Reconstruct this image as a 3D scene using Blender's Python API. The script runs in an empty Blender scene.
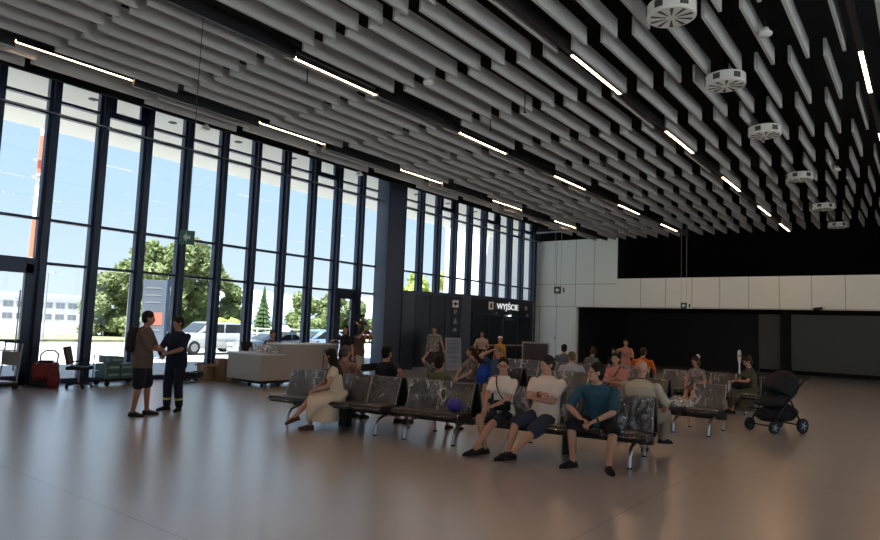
import bpy, bmesh, math, random
from mathutils import Vector as V, Matrix as M
from math import radians as rad, sin, cos, pi, sqrt, atan2

sc = bpy.context.scene
COL = sc.collection
rng = random.Random(7)

# ------------------------------------------------------------------ materials
def mat(name, col, rough=.6, metal=0., spec=.5, emit=None, estr=0., noise=None, nscale=8., bump=0., bscale=40., coat=0., stretch=None):
    m = bpy.data.materials.new(name); m.use_nodes = True
    nt = m.node_tree; b = nt.nodes['Principled BSDF']
    b.inputs['Base Color'].default_value = (*col, 1)
    b.inputs['Roughness'].default_value = rough
    b.inputs['Metallic'].default_value = metal
    b.inputs['Specular IOR Level'].default_value = spec
    b.inputs['Coat Weight'].default_value = coat
    if emit:
        b.inputs['Emission Color'].default_value = (*emit, 1); b.inputs['Emission Strength'].default_value = estr
    if noise or bump:
        tc = nt.nodes.new('ShaderNodeTexCoord'); src = tc.outputs['Object']
        if stretch:
            mp = nt.nodes.new('ShaderNodeMapping'); mp.inputs['Scale'].default_value = stretch
            nt.links.new(src, mp.inputs[0]); src = mp.outputs[0]
    if noise:
        n = nt.nodes.new('ShaderNodeTexNoise'); n.inputs['Scale'].default_value = nscale; n.inputs['Detail'].default_value = 4
        nt.links.new(src, n.inputs['Vector'])
        r = nt.nodes.new('ShaderNodeValToRGB')
        r.color_ramp.elements[0].position = .38; r.color_ramp.elements[1].position = .62
        r.color_ramp.elements[0].color = (*col, 1); r.color_ramp.elements[1].color = (*noise, 1)
        nt.links.new(n.outputs['Fac'], r.inputs[0]); nt.links.new(r.outputs[0], b.inputs['Base Color'])
    if bump:
        n2 = nt.nodes.new('ShaderNodeTexNoise'); n2.inputs['Scale'].default_value = bscale; n2.inputs['Detail'].default_value = 3
        nt.links.new(src, n2.inputs['Vector'])
        bp = nt.nodes.new('ShaderNodeBump'); bp.inputs['Strength'].default_value = bump; bp.inputs['Distance'].default_value = .02
        nt.links.new(n2.outputs['Fac'], bp.inputs['Height']); nt.links.new(bp.outputs[0], b.inputs['Normal'])
    return m

_cm = {}
def cmat(col, rough=.8, noise=None, nscale=14., bump=.15):
    k = (col, rough, noise, nscale)
    if k not in _cm:
        _cm[k] = mat('cloth_%d' % len(_cm), col, rough, spec=.25, noise=noise, nscale=nscale, bump=bump, bscale=30)
    return _cm[k]

def glass_mat(name, tint=(.93, .96, .97), refl=.03, rough=.0):
    m = bpy.data.materials.new(name); m.use_nodes = True; nt = m.node_tree; nt.nodes.clear()
    o = nt.nodes.new('ShaderNodeOutputMaterial'); mx = nt.nodes.new('ShaderNodeMixShader')
    t = nt.nodes.new('ShaderNodeBsdfTransparent'); t.inputs[0].default_value = (*tint, 1)
    g = nt.nodes.new('ShaderNodeBsdfGlossy'); g.inputs['Roughness'].default_value = rough
    mx.inputs[0].default_value = refl
    nt.links.new(t.outputs[0], mx.inputs[1]); nt.links.new(g.outputs[0], mx.inputs[2]); nt.links.new(mx.outputs[0], o.inputs[0])
    return m

def film_mat(name, k=.25, milk=.1):
    """crumpled clear packing film: mostly see-through, white highlight streaks painted along its creases"""
    m = bpy.data.materials.new(name); m.use_nodes = True; nt = m.node_tree; nt.nodes.clear()
    L = nt.links.new
    o = nt.nodes.new('ShaderNodeOutputMaterial')
    tc = nt.nodes.new('ShaderNodeTexCoord'); mp = nt.nodes.new('ShaderNodeMapping')
    mp.inputs['Rotation'].default_value = (.2, .45, .3); mp.inputs['Scale'].default_value = (1.3, 1.3, .42)
    L(tc.outputs['Object'], mp.inputs[0])
    n = nt.nodes.new('ShaderNodeTexNoise'); n.inputs['Scale'].default_value = 3.6; n.inputs['Detail'].default_value = 2; n.inputs['Distortion'].default_value = .8
    L(mp.outputs[0], n.inputs['Vector'])
    # ridges: thin creases, reflection streaks painted on them in diffuse white
    s = nt.nodes.new('ShaderNodeMath'); s.operation = 'SUBTRACT'; s.inputs[1].default_value = .5; L(n.outputs['Fac'], s.inputs[0])
    a = nt.nodes.new('ShaderNodeMath'); a.operation = 'ABSOLUTE'; L(s.outputs[0], a.inputs[0])
    r = nt.nodes.new('ShaderNodeValToRGB'); r.color_ramp.elements[0].position = 0; r.color_ramp.elements[0].color = (1, 1, 1, 1)
    r.color_ramp.elements[1].position = .034; r.color_ramp.elements[1].color = (0, 0, 0, 1); L(a.outputs[0], r.inputs[0])
    bp = nt.nodes.new('ShaderNodeBump'); bp.inputs['Strength'].default_value = 1; bp.inputs['Distance'].default_value = .08; L(n.outputs['Fac'], bp.inputs['Height'])
    t = nt.nodes.new('ShaderNodeBsdfTransparent'); t.inputs[0].default_value = (.97, .97, .97, 1)
    g = nt.nodes.new('ShaderNodeBsdfGlossy'); g.inputs['Roughness'].default_value = .22; L(bp.outputs[0], g.inputs['Normal'])
    d = nt.nodes.new('ShaderNodeBsdfDiffuse'); d.inputs[0].default_value = (.75, .78, .8, 1)
    x1 = nt.nodes.new('ShaderNodeMixShader'); x1.inputs[0].default_value = k; L(t.outputs[0], x1.inputs[1]); L(g.outputs[0], x1.inputs[2])
    nm = nt.nodes.new('ShaderNodeTexNoise'); nm.inputs['Scale'].default_value = 3.1; nm.inputs['Detail'].default_value = 2; L(tc.outputs['Object'], nm.inputs['Vector'])
    rm = nt.nodes.new('ShaderNodeValToRGB'); rm.color_ramp.elements[0].position = .40; rm.color_ramp.elements[1].position = .58; L(nm.outputs['Fac'], rm.inputs[0])
    mm = nt.nodes.new('ShaderNodeMath'); mm.operation = 'MULTIPLY'; L(r.outputs[0], mm.inputs[0]); L(rm.outputs[0], mm.inputs[1]); r = mm
    f = nt.nodes.new('ShaderNodeMath'); f.operation = 'MULTIPLY_ADD'; f.inputs[1].default_value = .55; f.inputs[2].default_value = milk; L(r.outputs[0], f.inputs[0])
    x2 = nt.nodes.new('ShaderNodeMixShader'); L(f.outputs[0], x2.inputs[0]); L(x1.outputs[0], x2.inputs[1]); L(d.outputs[0], x2.inputs[2])
    L(x2.outputs[0], o.inputs[0])
    return m

def leafy(m):
    nt = m.node_tree; b = nt.nodes['Principled BSDF']; o = nt.nodes['Material Output']
    t = nt.nodes.new('ShaderNodeBsdfTranslucent'); mx = nt.nodes.new('ShaderNodeMixShader'); mx.inputs[0].default_value = .45
    src = b.inputs['Base Color'].links[0].from_socket; nt.links.new(src, t.inputs[0])
    nt.links.new(b.outputs[0], mx.inputs[1]); nt.links.new(t.outputs[0], mx.inputs[2]); nt.links.new(mx.outputs[0], o.inputs[0])
def floor_mat():
    m = bpy.data.materials.new('resin_floor'); m.use_nodes = True; nt = m.node_tree; b = nt.nodes['Principled BSDF']; L = nt.links.new
    tc = nt.nodes.new('ShaderNodeTexCoord')
    n = nt.nodes.new('ShaderNodeTexNoise'); n.inputs['Scale'].default_value = .7; n.inputs['Detail'].default_value = 6; L(tc.outputs['Object'], n.inputs[0])
    r = nt.nodes.new('ShaderNodeValToRGB'); r.color_ramp.elements[0].position = .3; r.color_ramp.elements[1].position = .7
    r.color_ramp.elements[0].color = (*FLOOR_A, 1); r.color_ramp.elements[1].color = (*FLOOR_B, 1)
    L(n.outputs['Fac'], r.inputs[0])
    # saw-cut joints of the slab
    bk = nt.nodes.new('ShaderNodeTexBrick'); bk.offset = 0; bk.inputs['Scale'].default_value = 1; bk.inputs['Brick Width'].default_value = 6; bk.inputs['Row Height'].default_value = 6
    bk.inputs['Mortar Size'].default_value = .008; bk.inputs['Color1'].default_value = (1, 1, 1, 1); bk.inputs['Color2'].default_value = (1, 1, 1, 1); bk.inputs['Mortar'].default_value = (.62, .6, .58, 1)
    mp = nt.nodes.new('ShaderNodeMapping'); mp.inputs['Location'].default_value = (2.4, 3.0, 0); L(tc.outputs['Object'], mp.inputs[0]); L(mp.outputs[0], bk.inputs['Vector'])
    mx = nt.nodes.new('ShaderNodeMix'); mx.data_type = 'RGBA'; mx.blend_type = 'MULTIPLY'; mx.inputs[0].default_value = 1
    L(r.outputs[0], mx.inputs[6]); L(bk.outputs['Color'], mx.inputs[7]); L(mx.outputs[2], b.inputs['Base Color'])
    b.inputs['Specular IOR Level'].default_value = 1.0; b.inputs['Coat Weight'].default_value = 1; b.inputs['Coat Roughness'].default_value = .27; b.inputs['Coat IOR'].default_value = 1.85
    b.inputs['Roughness'].default_value = FLOOR_ROUGH
    return m

FLOOR_A = (.455, .44, .445); FLOOR_B = (.49, .475, .48); FLOOR_ROUGH = .3
MT = dict(
    floor=floor_mat(),
    navy=mat('anodised_navy', (.028, .046, .09), .38, .3, .5),
    black=mat('matt_black', (.006, .006, .007), .7),
    plenum=mat('black_plenum', (.010, .0105, .012), .95, spec=.1),
    booth=mat('booth_panel', (.009, .0145, .026), .34, .0),
    bglass=mat('dark_glass', (.02, .03, .04), .06, .0, .6),
    white=mat('white_panel', (.83, .91, .885), .5),
    joint=mat('panel_joint', (.16, .17, .17), .8),
    baffle=mat('acoustic_baffle', (.47, .47, .455), .9, spec=.2, noise=(.43, .43, .415), nscale=30, stretch=(1, .05, 3)),
    track=mat('black_track', (.008, .008, .009), .5),
    lamp=mat('lamp_diffuser', (.9, .9, .85), .5, emit=(1, .61, .34), estr=29.),
    drum=mat('diffuser_white', (.66, .65, .60), .5),
    slot=mat('slot_dark', (.06, .06, .055), .8),
    pillar=mat('pillar_steel', (.06, .085, .14), .45, .1),
    grey=mat('grey_shutter', (.30, .30, .275), .6),
    shutter=mat('dark_shutter', (.022, .025, .03), .5),
    soffit=mat('canopy_soffit', (.78, .77, .70), .7),
    seatpad=mat('seat_black', (.016, .019, .026), .42, spec=.5),
    seatedge=mat('seat_frame', (.03, .03, .033), .4, .4),
    chrome=mat('brushed_chrome', (.55, .56, .57), .28, 1.),
    beam=mat('beam_black', (.01, .01, .011), .5),
    film=film_mat('packing_film', .12, .01),
    film2=film_mat('loose_film', .25, .22),
    glass=glass_mat('window_glass'),
    desk=mat('desk_laminate', (.40, .395, .37), .5),
    desktop=mat('desk_top', (.75, .76, .75), .4),
    card=mat('cardboard', (.27, .19, .115), .85),
    teal=mat('teal_plastic', (.05, .16, .17), .5),
    red=mat('red_plastic', (.20, .012, .012), .45),
    steel=mat('steel', (.32, .33, .34), .35, 1.),
    rubber=mat('rubber', (.008, .008, .008), .7),
    pgreen=mat('exit_green', (.015, .10, .06), .4),
    signwhite=mat('sign_white', (.8, .82, .8), .4),
    signlit=mat('lit_letter', (.85, .87, .88), .4, emit=(.9, .95, 1), estr=.35),
    screen=mat('info_poster', (.22, .31, .46), .3, noise=(.34, .42, .54), nscale=1.6),
    boardface=mat('board_face', (.08, .07, .07), .15),
    boardframe=mat('board_frame', (.42, .42, .44), .3, .6),
    skin=mat('skin_light', (.52, .29, .20), .55, spec=.3),
    tan=mat('skin_tan', (.38, .20, .135), .55, spec=.3),
    eye=mat('eye_dark', (.012, .01, .01), .3),
    lip=mat('lip', (.30, .10, .085), .5),
    pram=mat('pram_fabric', (.006, .006, .008), .8),
    pramframe=mat('pram_frame', (.012, .012, .012), .35, .5),
    asphalt=mat('asphalt', (.27, .262, .245), .9, noise=(.33, .32, .30), nscale=.6),
    paving=mat('paving', (.59, .59, .58), .9, noise=(.52, .52, .51), nscale=2),
    grass=mat('grass', (.13, .145, .07), .9, noise=(.2, .205, .11), nscale=1.5),
    leaf=mat('leaf_green', (.15, .20, .075), .7, noise=(.25, .29, .13), nscale=1.1),
    leafdark=mat('leaf_conifer', (.055, .11, .04), .8, noise=(.11, .17, .065), nscale=2),
    leafyellow=mat('leaf_lime', (.30, .38, .07), .7, noise=(.4, .46, .14), nscale=1.5),
    bark=mat('bark', (.10, .075, .055), .9),
    render=mat('render_white', (.78, .77, .74), .8),
    pane=mat('far_window', (.16, .18, .20), .2),
    chimred=mat('chimney_red', (.72, .11, .05), .7),
    chimwhite=mat('chimney_white', (.75, .74, .72), .7),
    carsilver=mat('car_silver', (.38, .40, .42), .25, .5, coat=.6),
    carblue=mat('car_blue', (.16, .24, .36), .25, .4, coat=.6),
    carglass=mat('car_glass', (.03, .035, .04), .05),
    pylon=mat('pylon_grey', (.10, .12, .15), .4),
    wing=mat('wing_cladding', (.74, .75, .76), .7),
)

for k_ in ('leaf', 'leafyellow', 'leafdark'): leafy(MT[k_])
# ------------------------------------------------------------------ geometry helper
class MB:
    def __init__(s): s.bm = bmesh.new()
    def _xf(s, vs, mtx):
        for v in vs: v.co = mtx @ v.co
    def box(s, c, d, rot=None, bev=0.):
        r = bmesh.ops.create_cube(s.bm, size=1)
        vs = r['verts']
        for v in vs: v.co = V((v.co.x*d[0], v.co.y*d[1], v.co.z*d[2]))
        if bev > 0:
            es = list({e for v in vs for e in v.link_edges})
            rb = bmesh.ops.bevel(s.bm, geom=es, offset=min(bev, min(d)*.45), segments=2, affect='EDGES', profile=.7)
            vs = list({v for f in rb['faces'] for v in f.verts} | {v for v in vs if v.is_valid})
        mtx = M.Translation(V(c))
        if rot is not None: mtx = mtx @ (rot if isinstance(rot, M) else M.Rotation(rot, 4, 'Z'))
        s._xf(vs, mtx); return s
    def prism(s, poly, z0, z1, axis='Z', mtx=None):
        """poly in a plane, extruded along axis"""
        def P(a, b, h):
            return {'Z': V((a, b, h)), 'Y': V((a, h, b)), 'X': V((h, a, b))}[axis]
        lo = [s.bm.verts.new(P(a, b, z0)) for a, b in poly]; hi = [s.bm.verts.new(P(a, b, z1)) for a, b in poly]
        n = len(poly)
        s.bm.faces.new(lo[::-1]); s.bm.faces.new(hi)
        for i in range(n): s.bm.faces.new((lo[i], lo[(i+1) % n], hi[(i+1) % n], hi[i]))
        if mtx is not None: s._xf(lo+hi, mtx)
        return s
    def ell(s, c, r, rot=None, sub=3):
        if isinstance(r, (int, float)): r = (r, r, r)
        q = bmesh.ops.create_icosphere(s.bm, subdivisions=sub, radius=1)
        mtx = M.Translation(V(c)) @ (rot if rot is not None else M.Identity(4)) @ M.Diagonal((*r, 1))
        s._xf(q['verts'], mtx); return s
    def loft(s, rings, n=14):
        """rings: (centre, side vector, depth vector)"""
        prev = None; first = None
        for c, a, b in rings:
            c, a, b = V(c), V(a), V(b)
            cur = [s.bm.verts.new(c + a*cos(2*pi*i/n) + b*sin(2*pi*i/n)) for i in range(n)]
            if prev:
                for i in range(n): s.bm.faces.new((prev[i], prev[(i+1) % n], cur[(i+1) % n], cur[i]))
            else: first = cur
            prev = cur
        s.bm.faces.new(first[::-1]); s.bm.faces.new(prev)
        return s
    def cone(s, p0, p1, r0, r1=None, n=12):
        p0, p1 = V(p0), V(p1); r1 = r0 if r1 is None else r1
        d = (p1-p0)
        if d.length < 1e-6: return s
        d.normalize(); a = d.orthogonal().normalized(); b = d.cross(a)
        return s.loft([(p0, a*r0, b*r0), (p1, a*r1, b*r1)], n)
    def limb(s, pts, rs):
        for i, (p, r) in enumerate(zip(pts, rs)):
            s.ell(p, r, sub=2)
            if i: s.cone(pts[i-1], p, rs[i-1], r)
        return s
    def tube(s, pts, r, n=8, smooth=0):
        pts = [V(p) for p in pts]
        for _ in range(smooth):
            q = [pts[0]]
            for i in range(len(pts)-1):
                q += [pts[i].lerp(pts[i+1], .25), pts[i].lerp(pts[i+1], .75)]
            pts = q + [pts[-1]]
        rings = []; ref = None
        for i, p in enumerate(pts):
            d = (pts[min(i+1, len(pts)-1)] - pts[max(i-1, 0)]).normalized()
            a = d.orthogonal().normalized() if ref is None else (ref - d*ref.dot(d)).normalized()
            ref = a; b = d.cross(a); rings.append((p, a*r, b*r))
        return s.loft(rings, n)
    def lathe(s, prof, c=(0, 0, 0), n=20):
        c = V(c)
        return s.loft([(c+V((0, 0, z)), V((r, 0, 0)), V((0, r, 0))) for r, z in prof], n)
    def wheel(s, c, axis, r, w, n=18):
        c = V(c); ax = V(axis).normalized()
        return s.cone(c-ax*w/2, c+ax*w/2, r, r, n)
    def cut(s, co, no, fill=True):
        g = s.bm.verts[:]+s.bm.edges[:]+s.bm.faces[:]
        r = bmesh.ops.bisect_plane(s.bm, geom=g, plane_co=V(co), plane_no=V(no), clear_outer=True)
        if fill:
            es = [e for e in r['geom_cut'] if isinstance(e, bmesh.types.BMEdge)]
            if es:
                try: bmesh.ops.holes_fill(s.bm, edges=es)
                except Exception: pass
        return s
    def xf(s, mtx): bmesh.ops.transform(s.bm, matrix=mtx, verts=s.bm.verts); return s
    def build(s, name, m, parent=None, smooth=False, loc=None):
        me = bpy.data.meshes.new(name)
        bmesh.ops.recalc_face_normals(s.bm, faces=s.bm.faces[:])
        s.bm.to_mesh(me); s.bm.free()
        return link(name, me, m, parent, smooth, loc)

def link(name, me, m, parent=None, smooth=False, loc=None):
    if m is not None:
        me.materials.clear(); me.materials.append(MT[m] if isinstance(m, str) else m)
    if smooth:
        for p in me.polygons: p.use_smooth = True
    o = bpy.data.objects.new(name, me); COL.objects.link(o)
    if parent is not None: o.parent = parent
    if loc is not None: o.location = loc
    return o

def tag(o, label=None, cat=None, group=None, kind=None):
    if label: o['label'] = label
    if cat: o['category'] = cat
    if group: o['group'] = group
    if kind: o['kind'] = kind
    return o
def thing(name, label, cat, loc=(0, 0, 0), rz=0., group=None):
    o = bpy.data.objects.new(name, None); COL.objects.link(o); o.empty_display_size = .1
    o.location = loc; o.rotation_euler = (0, 0, rz)
    return tag(o, label, cat, group)
def struct(o): return tag(o, kind='structure')
def dup(root, loc=None, rz=None, label=None, group=None):
    r = root.copy(); COL.objects.link(r)
    if loc is not None: r.location = loc
    if rz is not None: r.rotation_euler = (0, 0, rz)
    if label: r['label'] = label
    if group: r['group'] = group
    for ch in list(root.children):
        c = ch.copy(); COL.objects.link(c); c.parent = r
        for g in list(ch.children):
            d = g.copy(); COL.objects.link(d); d.parent = c
    return r

def remesh(mb, voxel, smooth=4, fac=.5):
    """weld overlapping shapes into one continuous surface"""
    bmesh.ops.recalc_face_normals(mb.bm, faces=mb.bm.faces[:])
    me = bpy.data.meshes.new('tmp'); mb.bm.to_mesh(me); mb.bm.free()
    o = bpy.data.objects.new('tmp', me); COL.objects.link(o)
    r = o.modifiers.new('r', 'REMESH'); r.mode = 'VOXEL'; r.voxel_size = voxel
    if smooth:
        q = o.modifiers.new('s', 'SMOOTH'); q.factor = fac; q.iterations = smooth
    dg = bpy.context.evaluated_depsgraph_get()
    out = bpy.data.meshes.new_from_object(o.evaluated_get(dg))
    bpy.data.objects.remove(o); bpy.data.meshes.remove(me)
    return out
ORD = ['zeroth', 'first', 'second', 'third', 'fourth', 'fifth', 'sixth', 'seventh', 'eighth', 'ninth', 'tenth', 'eleventh', 'twelfth', 'thirteenth', 'fourteenth', 'fifteenth', 'sixteenth', 'seventeenth', 'eighteenth', 'nineteenth', 'twentieth']

# ------------------------------------------------------------------ camera
H = 1.7
YAW, PITCH, ROLL = rad(37.1), rad(5.06), rad(2.16)
fwd = V((-sin(YAW)*cos(PITCH), cos(YAW)*cos(PITCH), sin(PITCH)))
r0 = V((cos(YAW), sin(YAW), 0)); u0 = r0.cross(fwd)
right = r0*cos(ROLL) + u0*sin(ROLL); up = -r0*sin(ROLL) + u0*cos(ROLL)
cam_d = bpy.data.cameras.new('camera'); cam = bpy.data.objects.new('camera', cam_d); COL.objects.link(cam)
cam_d.sensor_fit = 'HORIZONTAL'; cam_d.sensor_width = 36; cam_d.lens = 36*650/880
cam_d.clip_end = 1000; cam_d.clip_start = .05
mw = M((right, up, -fwd)).transposed().to_4x4(); mw.translation = V((0, 0, H)); cam.matrix_world = mw
sc.camera = cam
def project(p):
    d = V(p) - V((0, 0, H)); z = d.dot(fwd)
    if z < .05: return None
    return 440 + 650*d.dot(right)/z, 270 - 650*d.dot(up)/z
SKY, SUN, EXPO = .62, 13.0, 1.0
# ------------------------------------------------------------------ shell
WX = -17.0; YB = 31.0; ZC = 6.4          # window wall plane, back wall plane, underside of the baffles
XR = 9.0; YN = -4.0; ZT = 7.7
struct(MB().box(((WX+XR)/2, (YN+39)/2, -.1), (XR-WX, 39-YN, .2)).build('floor', 'floor'))
struct(MB().box(((WX+XR)/2, (YN+39)/2, ZT+.15), (XR-WX+.2, 39-YN, .3)).build('ceiling', 'plenum'))
struct(MB().box((XR+.1, (1+YN)/2, ZT/2), (.2, 1-YN, ZT)).build('wall_right', 'grey'))
struct(MB().box((XR+.1, (21+39)/2, ZT/2), (.2, 18, ZT)).build('wall_right_far', 'grey'))
struct(MB().box((XR+.1, 11, (4.6+ZT)/2), (.2, 20, ZT-4.6)).build('wall_right_upper', 'grey'))
nw = bpy.data.objects.new('window_added_near', None); COL.objects.link(nw); struct(nw)  # glazing added behind the camera to let in more daylight
f = MB()
for i in range(6): f.box((-1+2*i, YN-.05, ZT/2), (.14, .2, ZT))
for z in (.06, 2.6, 5.2, 7.6): f.box((4, YN-.05, z), (10, .16, .1))
f.build('added_glazing_frame', 'navy', nw)
MB().box((4, YN-.06, ZT/2), (10, .012, ZT-.1)).build('glass_panes', 'glass', nw)
struct(MB().box(((WX-1)/2, YN-.1, ZT/2), (-1-WX, .2, ZT)).build('wall_near', 'grey'))
nw = bpy.data.objects.new('window_added_right', None); COL.objects.link(nw); struct(nw)  # unseen glazing added on the right to brighten the hall
f = MB()
for i in range(11): f.box((XR+.05, 1+2*i, 2.3), (.2, .14, 4.6))
for z in (.06, 2.3, 4.55): f.box((XR+.05, 11, z), (.16, 20, .1))
f.build('added_glazing_frame', 'navy', nw)
MB().box((XR+.06, 11, 2.3), (.012, 20, 4.5)).build('glass_panes', 'glass', nw)
# back wall: white cladding with open joints; left bay runs down to the floor
def cladding(name, x0, x1, z0, z1, xs, zs):
    o = MB().box(((x0+x1)/2, YB+.15, (z0+z1)/2), (x1-x0, .3, z1-z0)).build(name, 'white')
    j = MB()
    for x in xs: j.box((x, YB-.001, (z0+z1)/2), (.016, .012, z1-z0))
    for z in zs: j.box(((x0+x1)/2, YB-.001, z), (x1-x0, .012, .016))
    j.build('panel_joint', 'joint', o); return struct(o)
cladding('wall_back', WX, -14.55, 0, 3.02, [-16.65, -15.68], [])
cladding('wall_back_upper', WX, -12.4, 3.02, 6.52, [-15.72, -14.62, -13.6], [3.03, 4.2])
cladding('wall_back_band', -12.4, XR, 3.02, 4.45, [-11.2+1.21*i for i in range(16)], [3.05])
struct(MB().box((-14.7, YB+.45, 6.0), (4.9, .2, 3.6)).build('wall_back_lining', 'plenum'))
# recess under the band, its dark shutter, grey wall, pillar, side return and soffit
struct(MB().box((-14.6, 34.6, 1.55), (.1, 6.8, 3.1)).build('wall_recess_side', 'shutter'))
struct(MB().box((-11.0, 38.0, 1.6), (7.4, .2, 3.2)).build('wall_recess_dark', 'shutter'))
struct(MB().box((.9, 38.0, 1.6), (16.5, .2, 3.2)).build('wall_recess_grey', 'grey'))
struct(MB().box((.9, 37.88, .09), (16.3, .03, .18)).build('baseboard_recess', 'black'))
struct(MB().box((-2.8, 34.65, 3.1), (23.6, 6.7, .1)).build('ceiling_recess', 'plenum'))
struct(MB().box((-12.5, 34.6, 5.6), (.2, 7, 5)).build('wall_plenum_side', 'plenum'))
struct(MB().box((-2.8, 38.0, 5.6), (23.6, .2, 5)).build('wall_back_dark', 'plenum'))
struct(MB().box((-5.63, 35.45, 1.55), (.42, .42, 3.1), bev=.02).build('trim_recess_pillar', 'black'))
# small lettering plate on the service door and camera under the band
t = thing('door_plate', 'tiny dark lettered plate on the white service door below the hanging exit sign', 'sign', (-15.6, YB-.012, 1.38))
for i, w in enumerate((.05, .03, .05, .06)): MB().box((-.14+.09*i, 0, 0), (w, .01, .09)).build('letter', 'black', t)
t = thing('security_camera', 'small dark bullet camera under the white band at right', 'camera', (-3.5, YB, 3.1))
MB().box((0, -.03, 0), (.12, .06, .12), bev=.01).build('bracket', 'drum', t)
MB().cone((-.05, -.1, -.02), (-.35, -.22, -.06), .06, .06).build('camera_body', 'black', t)
# door outline in the white wall
d = MB().box((-15.2, YB-.012, 1.1), (.92, .02, 2.2)).build('door_3', 'white'); struct(d)

# ------------------------------------------------------------------ window wall
PITCHY = 1.2; Y0 = 6.6
def bay(n, y0, y1, hopper=False, door=False, pillar=False):
    w = bpy.data.objects.new(('door_%d' if door else 'window_%d') % n, None); COL.objects.link(w); struct(w)
    w.location = (WX, y0, 0); L = y1-y0
    # vertical mullion on the near edge: wide profile, narrow inner fin
    if not pillar:
        MB().box((-.02, 0, 3.85), (.16, .27, 7.7)).box((.12, 0, 3.85), (.12, .13, 7.7)).build('mullion', 'navy', w)
    zs = [.06, 2.88, 3.93, 6.52, 6.86, 7.62]
    for i, z in enumerate(zs):
        h = .12 if i in (0, 5) else (.07 if i != 1 or not door else .2)
        MB().box((.0, L/2, z), (.14, L-.2, h)).build('transom', 'navy', w)
    g = MB()
    for a, b in zip(zs[:-1], zs[1:]): g.box((-.02, L/2, (a+b)/2), (.014, L-.24, b-a-.05))
    g.build('glass_panes', 'glass', w)
    if hopper:
        h = MB(); zc = (zs[4]+zs[5])/2
        for s in (-1, 1): h.box((.03, L/2+s*(L/2-.2), zc), (.1, .14, .7))
        h.box((.03, L/2, zs[5]-.12), (.1, L-.3, .14)).box((.03, L/2, zs[4]+.07), (.1, L-.3, .1)).build('hopper_frame', 'navy', w)
    if door:
        f = MB()
        for s in (.22, L-.22): f.box((.03, s, 1.44), (.12, .2, 2.88))
        f.box((.03, L/2, 2.72), (.12, L-.3, .22)).box((.03, L/2, .12), (.12, L-.3, .2)).box((.05, L/2, 1.03), (.05, L-.3, .05))
        f.build('door_leaf', 'navy', w)
        hd = MB().tube([(.16, L-.42, .35), (.16, L-.42, 2.2)], .018)
        for z in (.5, 2.0): hd.tube([(.16, L-.42, z), (.05, L-.42, z)], .012)
        hd.build('pull_handle', 'steel', w)
    return w
wn = dn = 0
y = Y0 - 4*PITCHY
ks = list(range(-8, 21))
for k in ks:
    y0 = Y0 + k*PITCHY; y1 = y0 + PITCHY
    if k == 20: y1 = YB
    isdoor = k in (-1, 8)
    if isdoor: dn += 1
    else: wn += 1
    bay(dn if isdoor else wn, y0, y1, hopper=k in (1, 7, 13, 16, 19), door=isdoor, pillar=(k == 10))
struct(MB().box((WX-.02, YB-.12, 3.85), (.2, .3, 7.7)).build('trim_window_end', 'navy'))
# near end of the facade, out of frame

struct(MB().box((WX+.3, 18.78, 3.85), (.62, .95, 7.7), bev=.02).build('trim_main_pillar', 'pillar'))
# slim rail along the facade
t = thing('facade_rail', 'slim dark rail running along the whole window wall at high level', 'rail', (-16.62, 0, 6.46))
MB().tube([(0, 1.6, 0), (0, 30.95, 0)], .022, 8).build('rail_tube', 'steel', t)
for yy in [3, 7.2, 12, 16.8, 21.6, 26.4]: MB().box((-.09, yy+.6, 0), (.24, .04, .04)).build('bracket', 'navy', t)
# canopy outside over the windows
c = MB().box((-20.15, 12, 7.86), (6.1, 52, .3)).build('canopy', 'soffit'); struct(c)
b = MB()
for i in range(12): b.cone((-18.6, 3.4+2.4*i, 7.695), (-18.6, 3.4+2.4*i, 7.72), .13, .13, 14)
b.build('recessed_spot', 'slot', c)['kind'] = 'stuff'

# ------------------------------------------------------------------ exit vestibule
t = thing('vestibule', 'dark exit vestibule with glass doors projecting from the window wall', 'vestibule', (0, 0, 0))
poly = [(-16.75, 19.75), (-16.45, 20.15), (-15.55, 22.1), (-15.32, 22.5), (-14.98, 27.2), (-15.1, 27.5), (-16.75, 27.5)]
MB().prism(poly, .0, 3.04).build('shell', 'booth', t)
MB().prism([(x+(.05 if x > -16.5 else 0), yy-(.05 if yy < 25 else -.05)) for x, yy in poly], 3.0, 3.12).build('cornice', 'navy', t)
def face(p, q, a, b, z0, z1, out=.02, th=.03):
    """box lying on the wall segment p-q between fractions a..b"""
    p, q = V((*p, 0)), V((*q, 0)); d = (q-p); L = d.length; d.normalize(); nrm = V((d.y, -d.x, 0))
    c = p + d*L*(a+b)/2 + nrm*out
    return (c.x, c.y, (z0+z1)/2), (L*(b-a), th, z1-z0), atan2(d.y, d.x)
A, B, C_, D = poly[1], poly[2], poly[3], poly[4]
for a, b in ((.02, .30), (.33, .62), (.65, .98)):
    c, dd, r = face(A, B, a, b, .12, 2.95); MB().box(c, dd, r).build('side_panel', 'booth', t)
for a, b in ((.03, .24), (.26, .47), (.49, .70), (.72, .95)):
    c, dd, r = face(C_, D, a, b, .05, 2.3, .015); MB().box(c, dd, r).build('glass_door', 'bglass', t)
for a in (.03, .25, .48, .71, .95):
    c, dd, r = face(C_, D, a-.006, a+.006, 0, 2.35, .03, .05); MB().box(c, dd, r).build('door_stile', 'navy', t)
c, dd, r = face(C_, D, .03, .95, 2.3, 2.38, .03, .05); MB().box(c, dd, r).build('door_head', 'navy', t)
c, dd, r = face(A, B, 0, 1, 0, .1, .04, .05); MB().box(c, dd, r).build('kick_plate', 'steel', t)
c, dd, r = face(C_, D, .03, .95, 1.0, 1.06, .03, .012); MB().box(c, dd, r).build('door_marking', 'grey', t)
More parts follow.
